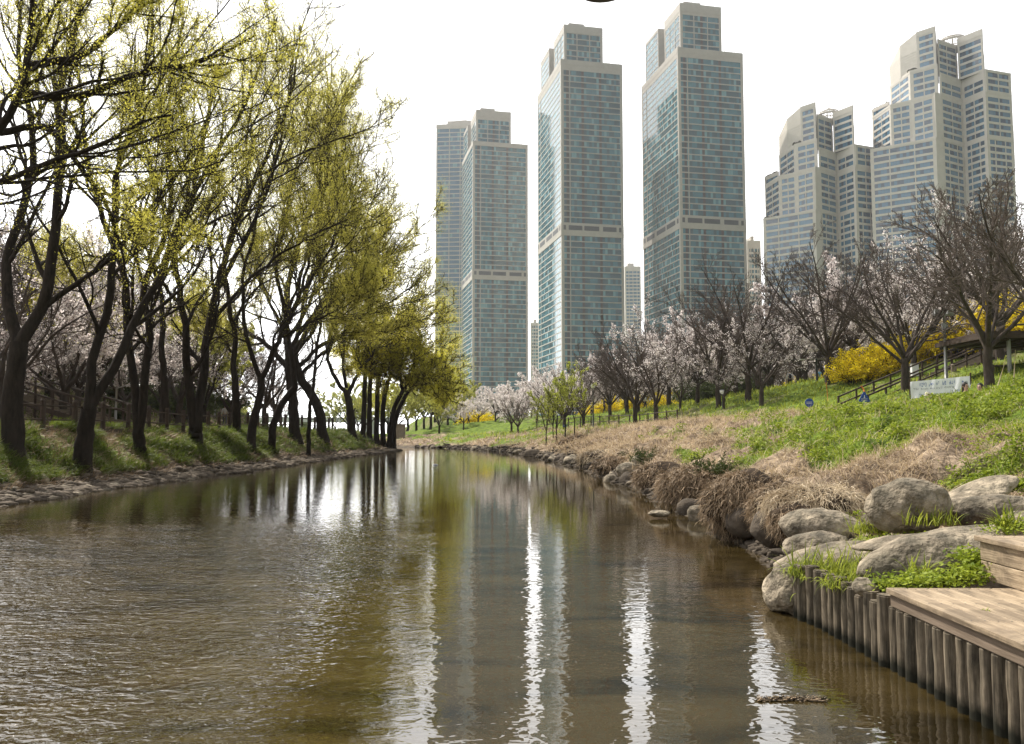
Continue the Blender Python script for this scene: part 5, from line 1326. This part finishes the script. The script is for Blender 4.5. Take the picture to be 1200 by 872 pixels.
# banner strung between trunks
BY = 40.0
c0 = at(1066.5, 447.5, BY+1.0); c1 = at(1138, 440.5, BY-1.2); d0 = at(1067.5, 467.0, BY+1.0); d1 = at(1138, 463.0, BY-1.2)
bo = empty('banner', c0, 'long white cloth banner with blue lettering stretched between posts', 'banner')
nU, nV = 40, 10; Vb = []
def bpt(u, v, off=0):
    p = (c0*(1-u)+c1*u)*(1-v)+(d0*(1-u)+d1*u)*v; nrm = np.array([-.45, -.9, 0])
    w_ = .03*math.sin(u*17)+.02*math.sin(u*31+v*4)-.03*math.sin(v*3.1)*math.sin(u*3.1)
    return p-c0+nrm*(w_+off)
Vb = [bpt(i/nU, j/nV) for j in range(nV+1) for i in range(nU+1)]
Fb = [(j*(nU+1)+i, j*(nU+1)+i+1, (j+1)*(nU+1)+i+1, (j+1)*(nU+1)+i) for j in range(nV) for i in range(nU)]
np_mesh('cloth', Vb, np.array(Fb), M['cloth_white'], True, bo)
def glyphs(name, u0, u1, v0, v1, n, m, seed, skip=()):
    "blocky stroke marks the size and tone of the banner's lettering"
    q = random.Random(seed); mb = MB(); cw = (u1-u0)/n
    def st(ua, va, ub, vb): mb.quad(*[tuple(bpt(a, b, .012)) for a, b in ((ua, vb), (ub, vb), (ub, va), (ua, va))])
    for k in range(n):
        if k in skip: continue
        a = u0+k*cw+cw*.08; b = a+cw*.8; h = v1-v0; t = h*.16; tu = cw*.13
        for _ in range(3):
            if q.random() < .6: vv = v0+h*q.choice((0, .28, .56, .84)); st(a, vv, a+cw*q.uniform(.4, .8), vv+t)
            uu = a+cw*q.choice((0, .3, .64)); va = v0+h*q.uniform(0, .4); st(uu, va, uu+tu, va+h*q.uniform(.35, .6))
    return mb.build(name, M[m], bo)
glyphs('title_lettering', .16, .50, .14, .36, 11, 'blue_ink', 1, (4, 8)); glyphs('title_lettering', .54, .76, .10, .34, 6, 'blue_ink', 2, (2,))
glyphs('text_line', .05, .14, .38, .52, 4, 'grey_ink', 3); glyphs('text_line', .18, .74, .44, .54, 26, 'grey_ink', 4, (6, 11, 17)); glyphs('text_line', .14, .72, .78, .87, 28, 'blue_ink', 5, (3, 9, 15, 22)); glyphs('text_line', .76, .84, .66, .74, 4, 'blue_ink', 6)
mb = MB()
for k in range(10):
    a = k*.628; b = a+.5; mb.quad(*[tuple(bpt(.855+.018*r_*math.cos(t)+(.012 if r_ > .5 else 0), .31+.11*r_*math.sin(t), .012)) for r_, t in ((1, a), (1, b), (.35, b), (.35, a))])
mb.build('emblem', M['blue_ink'], bo); glyphs('text_line', .89, .95, .24, .42, 4, 'grey_ink', 8)
for p, q_ in ((c0, d0), (c1, d1)):
    mb = MB(); g = float(H(p[0], p[1])); mb.tube([(p[0]-c0[0], p[1]-c0[1]+.05, g-c0[2]-.3), (p[0]-c0[0], p[1]-c0[1]+.05, p[2]-c0[2]+.15)], .035, 8); mb.build('post', M['wood_dark'], bo)

def sign(label, px, py, Y, shape, w_):
    c = at(px, py, Y); g = float(H(c[0], c[1])); o = empty('sign', (c[0], c[1], g), label, 'sign'); zc_ = c[2]-g
    if shape == 'round': P = [(math.cos(a)*w_/2, math.sin(a)*w_/2) for a in np.linspace(0, 2*math.pi, 29)[:-1]]
    elif shape == 'tri':
        P = []
        for a in (90, 210, 330):
            cx, cy = math.cos(R(a))*w_*.5, math.sin(R(a))*w_*.5
            for da in (-50, -20, 20, 50): P.append((cx+math.cos(R(a+da))*w_*.10, cy+math.sin(R(a+da))*w_*.10))
    else: P = [(-w_/2, -w_*.4), (w_/2, -w_*.4), (w_/2, w_*.4), (-w_/2, w_*.4)]
    mb = MB(); n = len(P); mb.v = [(x, 0, z+zc_) for x, z in P]+[(x, .03, z+zc_) for x, z in P]
    mb.f = [tuple(range(n)), tuple(n+i for i in reversed(range(n)))]+[(i, n+i, n+(i+1) % n, (i+1) % n) for i in range(n)]; mb.m = [0]*(n+2)
    mb.build('panel', M['blue'], o)
    mb = MB(); q = random.Random(int(px))
    def bar(x0, z0, x1, z1): mb.quad((x0*w_, -.006, z0*w_+zc_), (x1*w_, -.006, z0*w_+zc_), (x1*w_, -.006, z1*w_+zc_), (x0*w_, -.006, z1*w_+zc_))
    if shape == 'tri':
        bar(-.035, .03, .035, .20); bar(-.07, .0, .07, .06); bar(-.03, .20, .03, .26)
        for r_ in range(2):
            for k in range(6): x = -.30+k*.10; z = -.12-r_*.13; bar(x, z, x+.035, z+.08); bar(x, z+.045, x+.07, z+.075)
    else:
        for r_ in range(2):
            for k in range(6): x = -.34+k*.115; z = .02-r_*.17; bar(x, z, x+.03, z+.11); bar(x, z+.07, x+.08, z+.10); bar(x+.05, z+.0, x+.075, z+.06)
    mb.build('lettering', M['white_ink'], o)
    part('post', lambda b: b.tube([(0, .06, -.3), (0, .06, zc_)], .025, 6), 'metal_grey', o)
    return o
sign('round blue sign with white lettering on the straw crest', 948.5, 472, 42, 'round', .42)
sign('blue triangular sign with a white figure above its lettering', 1013, 466.5, 40, 'tri', .50)
sign('small blue notice board behind the green saplings', 662, 499, 78, 'rect', .28*1.0)
# leaning sticks and the bare stalks on the right crest
for k, (p, q_, lb, m) in enumerate((((1160, 466, 27), (1179, 420, 27), 'pale dry reed leaning at the right crest beside the sitting pair', 'straw'), ((1009, 452, 40.2), (1013, 459, 40.1), 'short orange stick behind the triangular sign', 'orange'), ((1184, 446, 24), (1190, 410, 24), 'thin dry reed standing at the right crest', 'straw'), ((968, 448, 50), (970, 470, 50), 'thin orange stake by the dark lamp pole', 'orange'))):
    a = at(*p); b = at(*q_); mb = MB()
    if k in (0, 2): a[2] = min(a[2], float(H(a[0], a[1])))
    mb.tube([a-a, (b-a)*.5+(.02, 0, .01), b-a], [.022, .016, .008] if k != 1 else .03, 6); o = mb.build('dry_reed' if m == 'straw' else 'stake', M[m], smooth=True); o.location = tuple(a); tag(o, lb, 'reed' if m == 'straw' else 'stake')

# low white bridge with green railing beyond the left trunks
M['bridge_white'] = mat('pale concrete', (.55,.57,.58), .7, .3, noise=1, var=.06); M['bridge_green'] = mat('green railing paint', (.14,.36,.30), .6, .3)
YB = 210; bx0 = at(275, 500, YB)[0]; bx1 = at(412, 500, YB)[0]; zt = at(300, 489, YB)[2]; z_ = at(300, 482, YB)[2]
br = empty('bridge', (bx0, YB, 0), 'low pale bridge with green railing beyond the left trunks', 'bridge')
part('deck', lambda b: b.box(-60, 0, zt-1.2, bx1-bx0+10, 10, zt), 'bridge_white', br)
for k in range(5): part('pier', lambda b: b.box(-40+k*18, 1, -1, -38+k*18, 9, zt-1.203), 'bridge_white', br)
for hh in (.5, 1.0, z_-zt): part('rail', lambda b: b.tube([(-60, .2, zt+hh), (bx1-bx0+10, .2, zt+hh)], .09, 5), 'bridge_green', br)
for k in range(36): part('rail_post', lambda b: b.box(-60+k*2.6, .12, zt, -59.85+k*2.6, .28, zt+1.3), 'bridge_green', br)
# pale concrete abutment at the bend
o = empty('concrete_wall', (gpos(466, 112), 112, .2), 'small pale concrete block wall at the water behind the bend trees', 'wall')
part('panel', lambda b: (b.box(-.6, 0, 0, 1.0, .5, 2.6)), 'wood_pale', o); part('coping', lambda b: b.box(-.7, -.1, 2.603, 1.1, .6, 2.75), 'wood_pale', o)

# ---- people
SKIN = mat('skin', (.50,.33,.25), .6, .3)
CL = {}
def cloth(c):
    if c not in CL: CL[c] = mat('cloth %d' % (len(CL)+1), c, .85, .1, noise=14, var=.12)
    return CL[c]
HAIR = mat('black hair', (.015,.012,.010), .6, .4)
def skin(name, verts, edges, rad, m, parent, sub=1, root_i=0):
    me = bpy.data.meshes.new(name); me.from_pydata([tuple(v) for v in verts], edges, []); me.materials.append(m)
    o = bpy.data.objects.new(name, me); COL.objects.link(o); o.parent = parent
    md = o.modifiers.new('skin', 'SKIN'); md.use_smooth_shade = True
    for i, r_ in enumerate(rad): me.skin_vertices[0].data[i].radius = (r_, r_); me.skin_vertices[0].data[i].use_root = (i == root_i)
    sb_ = o.modifiers.new('sub', 'SUBSURF'); sb_.levels = sub; sb_.render_levels = sub
    return o
def person(label, x, y, rz, top, trousers, pose='walk', pack=None, h=1.68, hair_long=False, hat=None, z=None, scale=1.0, group='people strolling in the park'):
    zz = float(H(x, y)) if z is None else z
    root = empty('person', (x, y, zz), label, 'person', group, rz=rz); s = h/1.68*scale; root.scale = (s, s, s)
    sit = pose == 'sit'; dz = -.50 if sit else 0       # sitting on the ground behind the crest
    hip = .92+dz-(.32 if sit else 0); S = hip+.50; N_ = hip+.58; Hd = hip+.66
    # front is -Y
    st = .16 if pose == 'walk' else .03
    if sit: L = {'kl': (.11, -.38, hip+.22), 'fl': (.12, -.62, hip-.12), 'kr': (-.11, -.36, hip+.24), 'fr': (-.12, -.60, hip-.12)}
    else: L = {'kl': (.10, -.05-st*.4, .49), 'fl': (.10, -st*.9, .08), 'kr': (-.10, -.02+st*.2, .49), 'fr': (-.10, st*1.1, .10)}
    toe = lambda f: (f[0], f[1]-.16, f[2]-.05)
    ah = .26 if sit else .0
    el = (.25, .03-st*.3, hip+.22); er = (-.25, .03+st*.3, hip+.22); hl = (.26, -.12-ah-st, hip+.02+ah*.5); hr = (-.26, -.08-ah+st*.6, hip+.02+ah*.5)
    V = [(0, 0, hip), (0, 0, hip+.22), (0, .0, hip+.42), (0, 0, N_), (0, -.01, Hd), (0, -.015, Hd+.12), (0, -.01, Hd+.19),
         (.17, 0, S-.04), el, hl, (-.17, 0, S-.04), er, hr, (.10, 0, hip-.06), L['kl'], L['fl'], toe(L['fl']), (-.10, 0, hip-.06), L['kr'], L['fr'], toe(L['fr'])]
    E = [(0, 1), (1, 2), (2, 3), (3, 4), (4, 5), (5, 6), (2, 7), (7, 8), (8, 9), (2, 10), (10, 11), (11, 12), (0, 13), (13, 14), (14, 15), (15, 16), (0, 17), (17, 18), (18, 19), (19, 20)]
    Rr = [.12, .11, .12, .05, .075, .085, .06, .055, .042, .03, .055, .042, .03, .085, .06, .042, .03, .085, .06, .042, .03]
    body = skin('body', V, E, Rr, SKIN, root)
    # hands: palm, four fingers, thumb ; nose and ears
    fb = MB()
    for hnd, sx_ in ((hl, 1), (hr, -1)):
        hx, hy, hz = hnd; fb.tube([(hx, hy, hz+.02), (hx, hy-.02, hz-.03), (hx, hy-.04, hz-.07)], [.026, .032, .024], 8)
        for j, ln in enumerate((.055, .068, .063, .048)):
            f0 = (hx-.018+.012*j, hy-.04, hz-.065); fb.tube([f0, (f0[0], f0[1]-.012, f0[2]-ln*.5), (f0[0], f0[1]-.03, f0[2]-ln)], [.0085, .008, .006], 6)
        fb.tube([(hx-.026*sx_, hy-.02, hz-.03), (hx-.045*sx_, hy-.04, hz-.05), (hx-.042*sx_, hy-.055, hz-.075)], [.011, .010, .007], 6)
    fb.tube([(0, -.085, Hd+.10), (0, -.112, Hd+.065), (0, -.085, Hd+.05)], [.010, .016, .012], 6)
    for e in (-1, 1): fb.tube([(e*.082, 0, Hd+.05), (e*.092, .005, Hd+.08), (e*.084, 0, Hd+.11)], [.01, .016, .01], 6)
    fb.build('hands_and_features', SKIN, body, smooth=True)
    eb = MB()
    for e in (-1, 1): eb.tube([(e*.032, -.088, Hd+.095), (e*.032, -.096, Hd+.095)], [.011, .006], 8)
    eb.tube([(-.022, -.092, Hd+.015), (0, -.097, Hd+.012), (.022, -.092, Hd+.015)], .005, 5)
    eb.build('eyes_and_mouth', HAIR, body)
    W = 1.16
    skin('jacket', [V[0], V[1], V[2], (0, 0, N_-.02), V[7], V[8], tuple(np.array(V[8])*.15+np.array(V[9])*.85), V[10], V[11], tuple(np.array(V[11])*.15+np.array(V[12])*.85)],
         [(0, 1), (1, 2), (2, 3), (2, 4), (4, 5), (5, 6), (2, 7), (7, 8), (8, 9)], [.155, .145, .155, .062, .08, .062, .048, .08, .062, .048], cloth(top), root)
    skin('trousers', [V[0], V[13], V[14], tuple(np.array(V[15])+(0, 0, .03)), V[17], V[18], tuple(np.array(V[19])+(0, 0, .03))], [(0, 1), (1, 2), (2, 3), (0, 4), (4, 5), (5, 6)], [.13, .105, .078, .06, .105, .078, .06], cloth(trousers), root)
    for f in (L['fl'], L['fr']):
        part('shoe', lambda b: b.tube([(f[0], f[1]+.07, f[2]-.03), (f[0], f[1]-.04, f[2]-.035), (f[0], f[1]-.18, f[2]-.05)], [.045, .05, .03], 8), 'metal_dark', root, smooth=True)
    hp = [(0, .02, Hd+.235), (0, .02, Hd+.21), (0, .025, Hd+.15), (0, .035, Hd+.08), (0, .05, Hd+.02)]; hr_ = [.03, .075, .100, .100, .080]
    if hair_long: hp += [(0, .065, Hd-.10), (0, .07, Hd-.26)]; hr_ += [.085, .045]
    part('hair', lambda b: b.tube(hp, hr_, 12), 'metal_dark', root, smooth=True).data.materials.__setitem__(0, HAIR if not hat else cloth(hat))
    if pack: part('backpack', lambda b: b.tube([(0, .20, hip+.08), (0, .24, hip+.25), (0, .20, hip+.46)], [.12, .16, .10], 10), 'metal_dark', root, smooth=True).data.materials.__setitem__(0, cloth(pack))
    return root
P_ = person
P_('person in a white top with a dark backpack walking away under the bare trees', gpos(926, 78), 78, R(170), (.62,.64,.68), (.02,.02,.03), pack=(.03,.03,.05))
P_('person in black clothes and a pale hat by the dark lamp pole', gpos(968, 80), 80, R(160), (.015,.015,.02), (.015,.015,.02), hat=(.7,.68,.6), h=1.78)
P_('person in a light blue jacket half hidden by the dark lamp pole', gpos(961, 82), 82, R(20), (.18,.38,.55), (.05,.05,.08))
P_('woman with long black hair sitting in front of the banner end', at(1132, 470, 29)[0], 29, R(15), (.60,.42,.38), (.05,.05,.06), pose='sit', hair_long=True, z=at(1132, 451, 29)[2]-.90, group='pair sitting on the crest')
P_('sitting man in a light blue shirt beside the leaning bare trunk', at(1149, 470, 29)[0], 29, R(-50), (.50,.62,.82), (.10,.11,.15), pose='sit', z=at(1149, 452, 29)[2]-.90, group='pair sitting on the crest')
P_('person in grey walking on the path behind the crooked left tree', gpos(377, 78), 78, R(5), (.20,.20,.23), (.05,.05,.07))
P_('person in white standing far down the left path by the fence', gpos(264, 72), 72, R(200), (.62,.62,.64), (.10,.10,.12))
P_('person in a blue jacket on the far green bank below the cherries', gpos(549, 128), 128, R(90), (.04,.10,.50), (.03,.03,.05))
P_('person in dark clothes on the green slope beneath the middle bare trees', gpos(708, 104), 104, R(100), (.02,.02,.03), (.02,.02,.03))
P_('person in a dark coat deep in the grove left of the slanting trunk', gpos(693, 108), 108, R(250), (.03,.03,.04), (.02,.02,.03))
P_('person in lilac walking under the cherries in the middle of the grove', gpos(714, 112), 112, R(80), (.35,.33,.50), (.06,.06,.08))
P_('person in white among the dark stems right of the middle grove', gpos(756, 100), 100, R(60), (.66,.68,.70), (.04,.04,.05))
P_('seated person in pale pink low on the straw crest in front of the banner', at(1088, 468, 34)[0], 34, R(60), (.62,.45,.42), (.06,.05,.05), pose='sit', hat=(.65,.6,.5), z=at(1088, 462, 34)[2]-.90, group='pair sitting on the crest')

# brown round thing poking in at the top of the frame: unidentified, built in the shape of a straw lantern
lc = at(706, -12, 6.0)
lo_ = empty('hanging_brown_object', lc, 'brown rounded hanging object just showing at the top of the frame', 'lantern')
ztop = .42
part('shade', lambda b: b.tube([(0, 0, .016), (0, 0, .05), (0, 0, .16), (0, 0, .27), (0, 0, .31)], [.19, .235, .26, .23, .10], 24), 'straw_dark', lo_, smooth=True)
part('base', lambda b: b.tube([(0, 0, -.012), (0, 0, .0), (0, 0, .015)], [.10, .19, .205], 24), 'wood_dark', lo_, smooth=True)
part('hanger', lambda b: b.tube([(0, 0, .31), (0, 0, 1.6)], .008, 6), 'metal_dark', lo_)

# ------------------------------------------------------------------ haze
hm = bpy.data.materials.new('haze air'); hm.use_nodes = True; t = hm.node_tree; t.nodes.clear()
o_ = t.nodes.new('ShaderNodeOutputMaterial'); pv = t.nodes.new('ShaderNodeVolumePrincipled')
pv.inputs['Color'].default_value = (.93, .95, 1, 1); pv.inputs['Density'].default_value = HAZE; pv.inputs['Anisotropy'].default_value = .35
t.links.new(pv.outputs[0], o_.inputs['Volume'])
mb = MB(); mb.box(-1560, -80, -2.5, 1560, 1560, 262)
tag(mb.build('haze', hm), kind='stuff')
